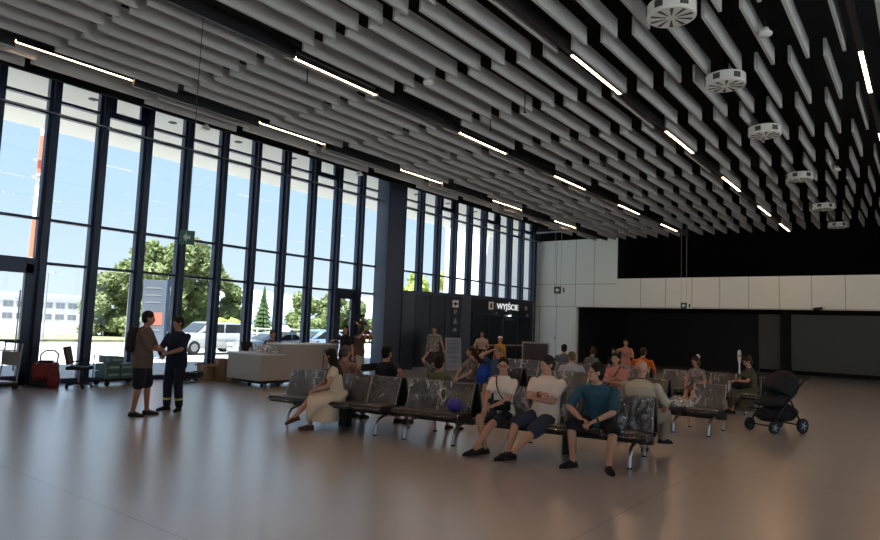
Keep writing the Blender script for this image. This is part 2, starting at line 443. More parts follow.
def text(body, size, p, rz, m, parent, name='lettering', ext=.012, font_scale_x=1.):
    cu = bpy.data.curves.new('txt', 'FONT'); cu.body = body; cu.size = size; cu.extrude = ext; cu.align_x = 'CENTER'; cu.align_y = 'CENTER'
    o = bpy.data.objects.new('txt', cu); COL.objects.link(o)
    dg = bpy.context.evaluated_depsgraph_get(); me = bpy.data.meshes.new_from_object(o.evaluated_get(dg))
    bpy.data.objects.remove(o)
    me.transform(M.Translation(V(p)) @ M.Rotation(rz, 4, 'Z') @ M.Rotation(rad(90), 4, 'X') @ M.Diagonal((font_scale_x, 1, 1, 1)))
    return link(name, me, m, parent)
def on_seg(p, q, a, z, out=.05):
    p, q = V((*p, 0)), V((*q, 0)); d = (q-p); nrm = V((d.y, -d.x, 0)).normalized(); c = p + d*a + nrm*out
    return (c.x, c.y, z)
rB = atan2(D[1]-C_[1], D[0]-C_[0]); rA = atan2(B[1]-A[1], B[0]-A[0])
s = thing('exit_lettering', 'white raised word WYJŚCIE with pictograms above the dark vestibule doors', 'sign', (0, 0, 0))
text('WYJŚCIE', .36, on_seg(C_, D, .55, 2.72), rB, 'signlit', s, font_scale_x=1.15)
c, dd, r = face(C_, D, .25, .32, 2.56, 2.90, .035, .02); MB().box(c, dd, r).build('pictogram_tile', 'signwhite', s)
p0 = on_seg(C_, D, .285, 2.73, .052)
MB().box((p0[0], p0[1], 2.73), (.11, .01, .21), rB).build('pictogram', 'black', s)
text('H', .26, on_seg(C_, D, .86, 2.72), rB, 'boardframe', s, name='pictogram')
q = thing('vestibule_spotlight', 'small bright round spotlight under the exit lettering of the vestibule', 'light', on_seg(C_, D, .56, 2.36, .12))
MB().cone((0, 0, .0), (0, 0, .06), .08, .08).build('lamp_body', 'navy', q)
MB().ell((0, 0, 0), (.07, .07, .05), sub=2).build('lamp_lens', mat('spot_lens', (.9, .9, .9), .4, emit=(1, .97, .9), estr=4), q)
for i, a in enumerate((.36, .88)):
    q = thing('door_sensor', 'small round door sensor %s of the bright spotlight on the vestibule' % ('left', 'right')[i], 'sensor', on_seg(C_, D, a, 2.42, .07))
    MB().ell((0, 0, 0), (.05, .05, .05), sub=2).build('sensor_body', 'boardframe', q)
s = thing('direction_signs', 'column of white arrow and pictogram tiles on the vestibule corner', 'sign', (0, 0, 0))
for i in range(4):
    z = 2.70-.36*i
    c, dd, r = face(A, B, .80, .93, z-.15, z+.15, .045, .02); MB().box(c, dd, r).build('sign_tile', 'signwhite' if i == 0 else 'navy', s)
    p = on_seg(A, B, .865, z, .065)
    if i == 0:
        mt = M.Translation(V(p)) @ M.Rotation(rA, 4, 'Z')
        MB().prism([(-.10, 0), (0, .10), (0, .035), (.1, .035), (.1, -.035), (0, -.035), (0, -.10)], -.006, .006, 'Y', mt).build('arrow', 'black', s)
    elif i == 1:
        text('P', .27, p, rA, 'boardframe', s, 'pictogram')
    elif i == 2:
        mt = M.Translation(V(p)) @ M.Rotation(rA, 4, 'Z')
        MB().ell((0, 0, .08), .035, sub=2).box((0, 0, -.01), (.07, .012, .1)).box((-.05, 0, -.06), (.03, .012, .12)).box((.05, 0, -.06), (.03, .012, .12)).xf(mt).build('pictogram', 'boardframe', s)
    else:
        mt = M.Translation(V(p)) @ M.Rotation(rA, 4, 'Z')
        MB().box((0, 0, 0), (.17, .012, .05)).box((0, 0, .045), (.1, .012, .05)).box((-.05, 0, -.04), (.035, .012, .04)).box((.05, 0, -.04), (.035, .012, .04)).xf(mt).build('pictogram', 'boardframe', s)

# ------------------------------------------------------------------ ceiling: baffles, tracks, lamps
starts = {'window-edge': [-10, -5, 0, 4.3, 9.6, 14.9, 20.2, 25.2], 'left': [-8, -3, 2.3, 7.34, 12.46, 17.46, 22.5, 27.2], 'middle': [-10, -5, 0, 5.0, 9.8, 14.73, 19.85, 24.8, 29.0], 'right': [-8, -3, 2, 7.1, 12.1, 17.2, 22.2, 27.2]}
PX = .522; HB = .30
trk = {'window-edge': -12.95, 'window-side': -8.98, 'middle': -4.765, 'right': -.80}
tl = [('window-edge', -12.95), ('left', -8.98), ('middle', -4.765), ('right', -.80)]
bme = None
def in_view(pts, mg=70):
    for p in pts:
        q = project(p)
        if q and -mg < q[0] < 880+mg and -mg < q[1] < 540+mg: return True
    return False
ends = [2.37+2.4*i for i in range(13)]
bb = MB().box((0, 0, HB/2), (.05, 2.385, HB), bev=.006); bme = bpy.data.meshes.new('baffle'); bb.bm.to_mesh(bme); bb.bm.free()
bme.materials.append(MT['baffle'])
nb = 0
for bi, ye in enumerate(ends):
    base = -4.938 if bi % 2 == 1 else -3.618
    ys, yl = ye-2.4, ye
    if yl > YB: yl = YB-.02
    for k in range(-22, 14):
        x = base + PX*k
        if x < -13.95 or x > 2.6: continue
        if any(-.085 < x-tx < (.30 if tx < -12 else .15 if tx < -8 else .085) for _, tx in tl): continue
        if not in_view([(x, ys+.1, ZC), (x, (ys+yl)/2, ZC), (x, yl, ZC), (x, yl, ZC+HB)]): continue
        o = bpy.data.objects.new('ceiling_baffle', bme); COL.objects.link(o)
        o.location = (x, (ys+yl)/2, ZC); o.scale = (1, (yl-ys)/2.4, 1)
        tn, tx = min(tl, key=lambda q: abs(q[1]-x))
        same = sorted(abs((base+PX*kk)-tx) for kk in range(-22, 14) if ((base+PX*kk)-tx)*(x-tx) > 0 and abs(base+PX*kk-tx) >= .085)
        n = min(range(len(same)), key=lambda i: abs(same[i]-abs(x-tx)))+1
        tag(o, 'grey hanging baffle, %s row %s of the %s light line, %s from back wall' % (ORD[n], 'left' if x < tx else 'right', tn, ORD[len(ends)-bi]), 'ceiling baffle', 'grey hanging acoustic baffles')
        nb += 1
print('BAFFLES', nb)
for tn, tx in tl:
    o = MB().box((tx, 15.6, ZC+.19), (.07, 30.6, .06)).build('lighting_track', 'track'); ed = 0.
    for ys in [q for q in starts[tn] if q > 0]+[31.0]:
        if ys-.02 > ed+.05: MB().box((tx, (ed+ys-.02)/2, ZC+.075), (.075, ys-.02-ed, .17)).build('cover_strip', 'track', o)
        ed = ys+2.16
    tag(o, 'long black lighting channel of the %s light line between baffles' % tn, 'light track')
# plenum services seen between the baffles
o = MB().tube([(-15.5, 3, 7.1), (-15.5, 30.8, 7.1)], .22, 12).build('air_duct', 'plenum'); tag(o, 'big dark air duct above the gap along the window wall', 'duct')
o = MB().tube([(-16.2, 29.6, 6.8), (-14.0, 29.6, 6.8)], .08, 10).build('service_pipe', 'steel'); tag(o, 'dull pipe crossing the ceiling gap beside the white back wall', 'pipe')
proto = None
def make_lamp():
    r = thing('linear_lamp', 'x', 'ceiling light')
    MB().box((0, 0, .045), (.075, 2.15, .05)).box((-.034, 0, 0), (.008, 2.15, .045)).box((.034, 0, 0), (.008, 2.15, .045)).build('housing', 'track', r)
    MB().box((0, 0, .0), (.058, 2.13, .034)).build('lamp_diffuser', 'lamp', r)
    return r
proto = make_lamp(); used = False
for tn, tx in tl:
    vis = [ys for ys in starts[tn]]
    for i, ys in enumerate(vis):
        o = proto if not used else dup(proto); used = True
        o.location = (tx, ys+1.07, ZC+(.12 if tn == 'window-edge' else .015))
        tag(o, 'lit linear ceiling lamp, %s from the camera in the %s light line' % (ORD[i+1], tn), 'ceiling light', 'lit linear ceiling lamps')

# swirl diffusers
def make_drum():
    r = thing('air_diffuser', 'x', 'air diffuser')
    MB().lathe([(.02, 0), (.32, 0), (.335, .012), (.335, .18), (.32, .19), (.02, .19)], n=32).build('drum', 'drum', r, smooth=False)
    sl = MB()
    for k in range(10):
        a = 2*pi*k/10
        mt = M.Rotation(a, 4, 'Z')
        sl.prism([(.08, -.006), (.29, -.028), (.29, .028), (.08, .006)], -.004, .002, 'Z', mt)
    sl.build('swirl_slots', 'slot', r)
    for k in range(6):
        a = 2*pi*k/6+.3
        MB().box((.336*cos(a), .336*sin(a), .10), (.012, .12, .10), a).build('side_port', 'slot', r)
    MB().cone((0, 0, .19), (0, 0, 1.2), .05, .05, 14).build('supply_duct', 'plenum', r)
    return r
pd = make_drum()
for i, ys in enumerate([8.95, 12.0, 15.45, 20.3, 25.25, 29.5]):
    o = pd if i == 0 else dup(pd)
    o.location = (-2.83, ys, 6.19)
    tag(o, 'white round swirl air diffuser, %s from the camera in its row' % ORD[i+1], 'air diffuser', 'white drum air diffusers')
# small ceiling devices
for i, (x, yy, z, lb) in enumerate([(-1.93, 10.6, 6.36, 'white dome detector among baffles right of the nearest round diffuser'),
                                    (-7.55, 9.4, 6.33, 'pale detector between the left and middle light lines near the camera'),
                                    (-14.1, 8.9, 6.33, 'pale detector at ceiling edge above the standing men'),
                                    (-14.1, 14.3, 6.33, 'pale detector at ceiling edge above the white information desk'),
                                    (-1.95, 20.3, 6.36, 'small pale detector beside the fourth round diffuser')]):
    t = thing('ceiling_detector', lb, 'detector', (x, yy, z))
    MB().lathe([(.02, -.02), (.10, 0), (.11, .03), (.07, .07), (.05, .12)], n=16).build('dome', 'drum', t, smooth=True)
    MB().cone((0, 0, .1), (0, 0, .6), .015, .015, 6).build('stem', 'track', t)
for i, (x, yy, lb) in enumerate([(-9.4, 8.0, 'short black sprinkler left of the nearest left-line lamp'), (-6.7, 11.6, 'short black sprinkler hanging between left and middle light lines'), (-8.0, 12.3, 'short black sprinkler right of the second left-line lamp'), (-7.0, 16.5, 'short black sprinkler deep between left and middle light lines')]):
    t = thing('sprinkler', lb, 'sprinkler', (x, yy, ZC-.12))
    MB().cone((0, 0, 0), (0, 0, .5), .012, .012, 6).build('pipe', 'track', t)
    MB().lathe([(.01, -.03), (.04, -.025), (.04, -.015), (.015, 0)], n=10).build('sprinkler_head', 'track', t)

# hanging exit signs
def hang_sign(x, yy, z, rz, w, h, lb, two=False):
    t = thing('hanging_exit_sign', lb, 'sign', (x, yy, z), rz)
    MB().box((0, 0, 0), (w, .05, h), bev=.006).build('sign_box', 'pgreen' if not two else 'pgreen', t)
    MB().prism([(-.30*w, 0), (-.05*w, .32*h), (-.05*w, .12*h), (.2*w, .12*h), (.2*w, -.12*h), (-.05*w, -.12*h), (-.05*w, -.32*h)], -.034, -.026, 'Y').build('arrow', 'signwhite', t)
    if two:
        MB().box((w*.5+.09, 0, 0), (.17, .05, h), bev=.006).build('sign_end', 'signwhite', t)
        MB().box((w*.5+.09, -.03, 0), (.06, .01, h*.6)).build('running_figure', 'pgreen', t)
    for s in ((-1, 1) if two else (0,)): MB().tube([(s*w*.42, 0, h/2), (s*w*.42, 0, ZC-z+.25)], .006, 6).build('cable', 'track' if yy < 10 else 'boardframe', t)
    return t
s = hang_sign(-9.0, 5.5, 2.92, rad(62), .21, .21, 'clear glass exit sign hanging on a cable above the two standing men')
s.children[0].data.materials[0] = mat('sign_glass', (.42, .55, .55), .2)
hang_sign(-11.25, 22.3, 3.28, rad(25), .27, .27, 'green exit sign with arrow hanging before the white back wall', two=True)
hang_sign(-7.35, 24.9, 2.86, rad(18), .22, .22, 'green exit sign hanging at the band edge before the dark recess', two=True)
# ------------------------------------------------------------------ benches (front faces -Y locally, back-to-back)
SEATZ = .44; BACKZ = .87
def bench(label, loc, rz, nseat, pitch, post=True, wraps=True, lone=(), legs=None, single=False, group='beam seating wrapped in clear film'):
    """nseat positions along x from 0; lone = front positions left as a bare seat without backrest"""
    t = thing('airport_bench', label, 'bench', loc, rz, group)
    W = nseat*pitch
    MB().box((W/2, 0, .30), (W-.06, .12, .09), bev=.01).build('beam', 'beam', t)
    for sd in ((-1,) if single else (-1, 1)):
        for i in range(nseat):
            x = (i+.5)*pitch
            # seat pad: rounded wedge profile in YZ
            prof = [(.16, .405), (.60, .40), (.655, .405), (.672, .43), (.655, .462), (.60, .468), (.35, .452), (.18, .45)]
            sp = MB().prism([(sd*a, b) for a, b in prof], x-pitch/2+.012, x+pitch/2-.012, 'X').build('seat', 'seatpad', t)
            MB().prism([(sd*a, b) for a, b in [(.10, .345), (.62, .365), (.66, .395), (.12, .40)]], x-pitch/2+.02, x+pitch/2-.02, 'X').build('seat_frame', 'seatedge', sp)
            if i in lone and sd == -1: continue
            back = [(.225, .46), (.165, .44), (.03, BACKZ-.02), (.045, BACKZ), (.075, BACKZ-.005)]
            bk = MB().prism([(sd*a, b) for a, b in back], x-pitch/2+.01, x+pitch/2-.01, 'X').build('backrest', 'seatpad', t)
            for s in (-1, 1): MB().prism([(sd*a, b) for a, b in [(.235, .45), (.21, .45), (.065, BACKZ+.004), (.085, BACKZ+.004)]], x+s*(pitch/2-.012)-.006, x+s*(pitch/2-.012)+.006, 'X').build('edge_trim', 'steel', bk)
            if wraps:
                # loose crumpled film bag over the backrest and one over the pad
                f = MB(); nx, nz = 14, 10; grid = []
                for a in range(nx+1):
                    row = []
                    for b in range(nz+1):
                        tt = b/nz; xx = x-pitch/2-.004+a/nx*(pitch+.008)
                        yy = .245+(.085-.245)*tt + rng.uniform(-.004, .008); zz = .455+(BACKZ+.012-.455)*tt
                        row.append(f.bm.verts.new((xx, sd*yy, zz)))
                    grid.append(row)
                for a in range(nx):
                    for b in range(nz): f.bm.faces.new((grid[a][b], grid[a+1][b], grid[a+1][b+1], grid[a][b+1]))
                for a in range(nx):   # over the top edge
                    v1 = f.bm.verts.new((grid[a][nz].co.x, sd*.02, BACKZ+.018)); v2 = f.bm.verts.new((grid[a+1][nz].co.x, sd*.02, BACKZ+.018))
                    f.bm.faces.new((grid[a][nz], grid[a+1][nz], v2, v1))
                f.build('plastic_film', 'film', bk)
                f = MB(); nx, ny = 12, 8; grid = []
                for a in range(nx+1):
                    row = []
                    for b in range(ny+1):
                        tt = b/ny; yy = .24+(.685-.24)*tt
                        zz = .472+rng.uniform(-.001, .006)+(.012*(tt > .7)) - (.075 if b == ny else 0)
                        row.append(f.bm.verts.new((x-pitch/2+a/nx*pitch, sd*yy, zz)))
                    grid.append(row)
                for a in range(nx):
                    for b in range(ny): f.bm.faces.new((grid[a][b], grid[a+1][b], grid[a+1][b+1], grid[a][b+1]))
                f.build('plastic_film', 'film', sp)
    for x in (legs or (.12*W, .88*W)):
        for sd in (-1, 1):
            MB().tube([(x, sd*.50, .0), (x, sd*.49, .14), (x, sd*.44, .23), (x, sd*.33, .27), (x, sd*.18, .285), (x, sd*.04, .29)], .021, 10, smooth=2).build('leg', 'chrome', t, smooth=True)
            MB().lathe([(.034, 0), (.034, .012), (.022, .02)], (x, sd*.50, 0), 12).build('foot_glide', 'rubber', t)
    if post:
        MB().box((W/2, 0, .13), (.16, .16, .26), bev=.01).build('power_post', 'beam', t)
    return t
def rowpt(x, off=0.): # first row, slightly turned
    return (x, 8.5+.165*(x+4.6)+off)
RA = atan2(.165, 1)
def b1(label, x0, n, pitch, **k):
    p = rowpt(x0); return bench(label, (p[0], p[1], 0), RA, n, pitch, **k)
b1('front-row bench at left, the woman in a cream dress sits on it', -9.0, 4, .56, post=True, legs=(.30, 2.05))
b1('front-row bench in the middle with an empty film-wrapped double seat and a purple ball', -6.62, 2, .56, post=False, legs=(.16, .98))
b1('front-row bench at right, man in teal tee and white-tee couple sit on it', -5.25, 4, .585, post=True, legs=(.42, 2.1))
bench('second-row bench at its left end, behind the woman with the blue backpack', (-8.85, 12.7, 0), 0, 3, .56, post=False)
bench('second-row bench in the middle, man in pink tee with folded arms on it', (-6.7, 12.7, 0), 0, 5, .54, post=True, legs=(.5, 2.2))
bench('second-row bench end with a lumpy film heap on its seat, left of the stroller', (-4.0, 12.45, 0), 0, 2, .55, post=False, lone=(0,), legs=(.3, .9), single=True)
bench('third-row bench at left, before the framed dark board', (-9.95, 16.6, 0), 0, 5, .55, post=False)
bench('third-row bench under the sitter in bright orange shirt', (-6.9, 16.9, 0), 0, 2, .55, post=False)
bench('third-row bench at right, woman in olive dress at its end', (-5.35, 16.6, 0), 0, 4, .56, post=False)

# things on the benches
p = rowpt(-5.62, -.42)
o = MB().ell((0, 0, 0), (.115, .115, .105), sub=4).build('ball', mat('purple_ball', (.05, .04, .32), .45), None, smooth=True); o.location = (p[0], p[1], .575)
tag(o, 'round purple-blue ball at the right end of the empty film-wrapped seat', 'ball')
MB().lathe([(.012, 0), (.014, .012), (.006, .02)], (0, 0, .10), 8).build('valve', 'black', o)
f = MB(); f.ell((0, 0, 0), (.24, .19, .06), sub=4)
for v in f.bm.verts:
    k = 1+.28*sin(v.co.x*31+v.co.y*17)*cos(v.co.y*29-v.co.x*11)
    v.co = V((v.co.x*k, v.co.y*k, v.co.z*(1+.6*abs(sin(v.co.x*23+2)))))
o = f.build('film_heap', 'film2', None, smooth=False); o.location = (-3.62, 12.0, .53)
tag(o, 'crumpled heap of clear packing film on a bare seat left of stroller', 'plastic film')
t = thing('water_bottle', 'clear plastic water bottle standing beside the olive-dress woman', 'bottle', (-3.72, 16.1, SEATZ+.035))
MB().lathe([(.03, 0), (.034, .02), (.034, .15), (.03, .17), (.014, .215), (.014, .235)], n=14).build('bottle_body', mat('bottle_clear', (.5, .55, .58), .1), t, smooth=True)
MB().lathe([(.016, .232), (.016, .255)], n=12).build('cap', 'signwhite', t)
t = thing('water_bottle', 'small green-capped bottle on bench top beside the orange-shirted sitter', 'bottle', (-5.98, 16.45, SEATZ+.03))
MB().lathe([(.03, 0), (.034, .02), (.034, .15), (.03, .17), (.014, .215), (.014, .235)], n=14).build('bottle_body', mat('bottle_green', (.25, .4, .33), .1), t, smooth=True)
MB().lathe([(.016, .232), (.016, .255)], n=12).build('cap', 'pgreen', t)
p = rowpt(-3.0, .33)

# ------------------------------------------------------------------ stroller
st = thing('stroller', 'black baby stroller with folded-back hood, empty, at the right of the benches', 'stroller', (-2.36, 13.75, 0), rad(-31))
HW = .27
for s in (-1, 1):
    for y, r, nm in ((-.36, .115, 'front_wheel'), (.36, .135, 'rear_wheel')):
        w = MB().wheel((s*HW, y, r), (1, 0, 0), r, .045, 22)
        wo = w.build(nm, 'rubber', st)
        h = MB().wheel((s*HW, y, r), (1, 0, 0), r*.62, .052, 18); ho = h.build('rim', 'pramframe', wo)
        sp = MB()
        for k in range(5):
            a = 2*pi*k/5; sp.box((s*HW+s*.028, y+cos(a)*r*.3, r+sin(a)*r*.3), (.012, r*.55, .018), M.Rotation(a, 4, 'X'))
        sp.build('spokes', 'steel', wo)
    MB().tube([(s*HW*.95, -.36, .13), (s*HW*.95, -.18, .40), (s*HW*.95, .10, .66), (s*HW*.95, .38, .93), (s*HW*.95, .52, 1.0)], .016, 8, 1).build('side_frame', 'pramframe', st)
    MB().tube([(s*HW*.95, .36, .15), (s*HW*.95, .16, .46), (s*HW*.95, .06, .62)], .015, 8).build('rear_strut', 'pramframe', st)
MB().tube([(-HW*.95, .52, 1.0), (-HW*.9, .58, 1.02), (HW*.9, .58, 1.02), (HW*.95, .52, 1.0)], .022, 8, 1).build('handle', 'rubber', st)
MB().tube([(-HW, .36, .14), (HW, .36, .14)], .014).tube([(-HW, -.36, .13), (HW, -.36, .13)], .014).build('axle', 'pramframe', st)
b = MB(); b.loft([((0, y, z), (.235*w, 0, 0), (0, 0, h)) for y, z, w, h in [(-.36, .30, .8, .05), (-.28, .32, 1, .13), (0, .32, 1, .16), (.26, .35, 1, .17), (.34, .37, .9, .10)]], 16); b.build('basket', 'pram', st, smooth=True)
b = MB(); b.loft([((0, -.36, .52), (.20, 0, 0), (0, 0, .05)), ((0, -.18, .56), (.23, 0, 0), (0, 0, .11)), ((0, .05, .62), (.24, 0, 0), (0, .03, .17)), ((0, .24, .78), (.24, 0, 0), (0, .12, .09)), ((0, .34, .98), (.22, 0, 0), (0, .08, .05))], 18); b.build('seat_shell', 'pram', st, smooth=True)
h = MB(); h.ell((0, .12, .82), (.265, .40, .29), M.Rotation(rad(28), 4, 'X'), 4); h.cut((0, -.02, .72), (0, -.55, -.9)); h.build('hood', 'pram', st, smooth=True)
MB().tube([(-.2, -.42, .40), (-.2, -.46, .43), (.2, -.46, .43), (.2, -.42, .40)], .02, 8, 1).build('footrest', 'pramframe', st)
MB().box((-HW*1.02, -.10, .50), (.012, .12, .03), rad(0)).build('side_label', 'signwhite', st)

# ------------------------------------------------------------------ information desk
t = thing('information_desk', 'long white reception desk with low and high counter, on a wheeled dolly', 'desk', (-14.0, 12.0, 0))
MB().box((-.34, -1.0, .50), (1.40, .74, .66), bev=.008).build('low_counter', 'desk', t)
MB().box((-.34, -1.0, .835), (1.46, .78, .035), bev=.006).build('low_top', 'desktop', t)
hb = MB().box((0, .335, .63), (.72, 1.93, .92), bev=.008).build('high_counter', 'desk', t)
MB().box((.0, .335, 1.105), (.78, 1.98, .035), bev=.006).build('high_top', 'desktop', t)
MB().box((0, -.05, .125), (.66, 2.6, .05)).box((-.6, -1.0, .125), (.6, .6, .05)).build('dolly', 'black', t)
for s in (-1, 1):
    for y in (-1.22, -.7, .3, 1.1):
        MB().wheel((s*.26, y, .05), (1, 0, 0), .05, .03, 14).box((s*.26, y, .095), (.05, .06, .03)).build('castor', 'rubber', t)
text('UWAGA', .13, (.368, .98, .93), rad(90), 'black', t, 'lettering', .004)
f = MB()
for z in (.40, .78): f.box((.364, .98, z), (.008, .46, .022))
for y in (.76, 1.20): f.box((.364, y, .59), (.008, .022, .38))
f.build('sign_border', 'black', t)
text('W', .17, (.368, .92, .66), rad(90), 'black', t, 'lettering', .004)
# film bag on the low counter, monitor, person behind handled later
f = MB(); f.ell((0, 0, 0), (.30, .42, .13), sub=4)
for v in f.bm.verts:
    k = 1+.18*sin(v.co.x*21+v.co.y*13)*cos(v.co.y*19-v.co.x*7); v.co = V((v.co.x*k, v.co.y*k, max(-.06, v.co.z*(1+.4*sin(v.co.y*25)))))
o = f.build('film_bundle', 'film2', None); o.location = (-14.0, 11.0, .915)
tag(o, 'bundle of bluish clear film lying on the low end of white desk', 'plastic film')
t = thing('desk_chair', 'black office chair behind the low end of the white desk', 'chair', (-15.5, 11.8, 0), rad(100))
MB().box((0, 0, .48), (.46, .46, .08), bev=.03).build('seat', 'black', t)
MB().box((0, .24, .84), (.42, .06, .5), M.Rotation(rad(-12), 4, 'X'), .03).build('backrest', 'black', t)
MB().cone((0, 0, .1), (0, 0, .45), .03, .03).build('column', 'steel', t)
for k in range(5):
    a = 2*pi*k/5; MB().tube([(0, 0, .12), (.27*cos(a), .27*sin(a), .08)], .02).build('leg', 'black', t)
    MB().ell((.27*cos(a), .27*sin(a), .035), .035, sub=2).build('castor', 'rubber', t)

# ------------------------------------------------------------------ things along the windows
t = thing('luggage_trolley', 'steel luggage trolley cut off at the left edge of the photo', 'trolley', (-16.2, 5.55, 0), rad(20))
for s in (-1, 1):
    MB().tube([(s*.25, .38, .12), (s*.25, .42, .55), (s*.25, .46, 1.02)], .016, 8).build('upright', 'steel', t)
    MB().tube([(s*.26, .4, .16), (s*.2, -.55, .14)], .016, 8).build('base_rail', 'steel', t)
    MB().wheel((s*.25, .36, .07), (1, 0, 0), .07, .035).build('wheel', 'rubber', t)
MB().wheel((0, -.5, .06), (1, 0, 0), .06, .035).build('wheel', 'rubber', t)
MB().tube([(-.27, .46, 1.02), (.27, .46, 1.02)], .02).build('handle', 'rubber', t)
MB().box((0, .41, .66), (.5, .04, .3)).build('sign_panel', 'grey', t)
MB().box((0, .30, .84), (.46, .2, .02)).build('basket', 'steel', t)
MB().box((0, -.1, .17), (.42, .85, .015)).build('load_deck', 'steel', t)

t = thing('office_chair', 'dark office chair with brown back left of the teal crates', 'chair', (-15.75, 7.15, 0), rad(140))
MB().box((0, 0, .46), (.46, .46, .08), bev=.03).build('seat', 'black', t)
MB().box((0, .25, .74), (.42, .06, .42), M.Rotation(rad(-14), 4, 'X'), .03).build('backrest', mat('chair_brown', (.055, .03, .025), .7), t)
MB().cone((0, 0, .1), (0, 0, .43), .028, .028).build('column', 'steel', t)
for s in (-1, 1): MB().tube([(s*.22, .1, .45), (s*.27, .08, .62), (s*.27, -.14, .63)], .016, 8).build('armrest', 'black', t)
for k in range(5):
    a = 2*pi*k/5; MB().tube([(0, 0, .12), (.28*cos(a), .28*sin(a), .075)], .02).build('leg', 'black', t)
    MB().ell((.28*cos(a), .28*sin(a), .035), .035, sub=2).build('castor', 'rubber', t)
t = thing('cleaning_machine', 'dark red floor cleaning machine between the door and the office chair', 'cleaning machine', (-16.45, 6.72, 0), rad(60))
MB().box((0, 0, .37), (.48, .62, .36), bev=.07).build('tank', 'red', t, smooth=False)
MB().box((0, 0, .13), (.52, .78, .14), bev=.04).build('brush_deck', 'black', t)
MB().tube([(-.18, .30, .50), (-.18, .46, .80), (.18, .46, .80), (.18, .30, .50)], .018, 8, 1).build('handle', 'black', t)
for s in (-1, 1): MB().wheel((s*.23, .28, .08), (1, 0, 0), .08, .04).build('wheel', 'rubber', t)
MB().box((0, -.05, .57), (.28, .34, .06), bev=.02).build('lid', 'black', t)
t = thing('plastic_bag', 'limp red bag leaning on the office chair by the window', 'bag', (-16.0, 6.72, .0))
b = MB(); b.loft([((0, 0, .0), (.14, 0, 0), (0, .1, 0)), ((0, 0, .12), (.18, 0, 0), (0, .13, 0)), ((.01, 0, .35), (.13, 0, 0), (0, .1, 0)), ((.02, 0, .52), (.05, 0, 0), (0, .04, 0)), ((.03, 0, .58), (.07, 0, 0), (0, .02, 0))], 16); b.build('bag_body', 'red', t, smooth=True)
def flatcart(label, loc, rz, nx, nz, lone):
    t = thing('crate_dolly', label, 'dolly', loc, rz)
    MB().box((0, 0, .15), (.6, 1.05, .05)).build('platform', 'black', t)
    for sx in (-1, 1):
        for sy in (-1, 1):
            MB().wheel((sx*.22, sy*.42, .06), (1, 0, 0), .06, .035).box((sx*.22, sy*.42, .115), (.05, .06, .03)).build('castor', 'rubber', t)
    MB().tube([(-.25, -.5, .17), (-.25, -.5, .72), (.25, -.5, .72), (.25, -.5, .17)], .014, 8).build('push_handle', 'steel', t)
    return t
flatcart('wheeled dolly loaded with teal plastic-wrapped packs by the window', (-16.1, 8.25, 0), rad(6), 1, 1, 0)
k = 0
for lv, zz, ys_ in ((0, .175, (-.29, .05, .39)), (1, .355, (-.29, .05, .39)), (2, .535, (-.22,))):
    for yy in ys_:
        d = MB().box((0, 0, .085), (.52, .32, .165), bev=.02)
        o = d.build('wrapped_pack', 'teal'); o.location = (-16.1-.1*yy, 8.25+yy, zz); o.rotation_euler = (0, 0, rad(6))
        MB().box((.262, 0, .09), (.006, .26, .05)).build('pack_label', mat('pack_label_%d' % k, (.25, .36, .36), .4), o); k += 1
        where = {0: 'bottom layer on the dolly', 1: 'upper layer on the dolly', 2: 'top of the dolly load'}[lv]
        pos = '' if lv == 2 else {-.29: 'nearest the door', .05: 'in the middle', .39: 'nearest the standing men'}[yy]
        tag(o, ('teal film-wrapped pack, %s, %s' % (where, pos)).rstrip(', '), 'pack', 'teal film-wrapped packs on the dolly')
t = thing('backpack', 'dark backpack lying on the floor behind the two standing men', 'bag', (-15.9, 9.75, 0), rad(40))
b = MB(); b.loft([((0, -.28, .12), (.12, 0, 0), (0, 0, .1)), ((0, -.2, .16), (.2, 0, 0), (0, 0, .16)), ((0, .1, .17), (.22, 0, 0), (0, 0, .17)), ((0, .28, .14), (.16, 0, 0), (0, 0, .12))], 16); b.build('bag_body', cmat((.02, .022, .03)), t, smooth=True)
MB().tube([(-.1, -.1, .3), (-.12, -.02, .4), (.12, .05, .4), (.1, .15, .32)], .015, 8, 1).build('strap', 'black', t)
t = thing('cable_heap', 'heap of dark cable and netting on the floor left of the cardboard boxes', 'cable heap', (-15.95, 10.2, 0))
b = MB(); rr = random.Random(3)
for k in range(7):
    R = rr.uniform(.14, .28); c = (rr.uniform(-.08, .08), rr.uniform(-.14, .14)); z = .03+.035*k
    b.tube([(c[0]+R*.8*cos(a), c[1]+R*sin(a), z+.02*sin(3*a+k)) for a in [2*pi*j/18 for j in range(19)]], .016, 6)
b.build('cable_coil', 'black', t, smooth=True)
def carton(label, loc, rz, dx, dy, dz, opened=False):
    t = thing('cardboard_box', label, 'box', loc, rz)
    MB().box((0, 0, dz/2), (dx, dy, dz), bev=.004).build('carton', 'card', t)
    MB().box((0, 0, dz+.001), (.06, dy+.004, .004)).box((0, -dy/2-.001, dz*.85), (.06, .004, dz*.3)).build('packing_tape', mat('tape', (.38, .30, .2), .3), t)
    if opened:
        for s in (-1, 1): MB().box((s*(dx/2+.06), 0, dz+.02), (.16, dy, .006), M.Rotation(rad(s*24), 4, 'Y')).build('flap', 'card', t)
    return t
carton('low open cardboard box between the cable heap and a taller box', (-16.1, 10.72, 0), rad(8), .40, .34, .42, True)
carton('tall closed cardboard box standing left of the white desk', (-15.8, 10.98, 0), rad(-4), .32, .30, .62)
carton('dark-sided cardboard box wedged between tall box and white desk', (-15.5, 11.15, 0), rad(3), .34, .34, .60)

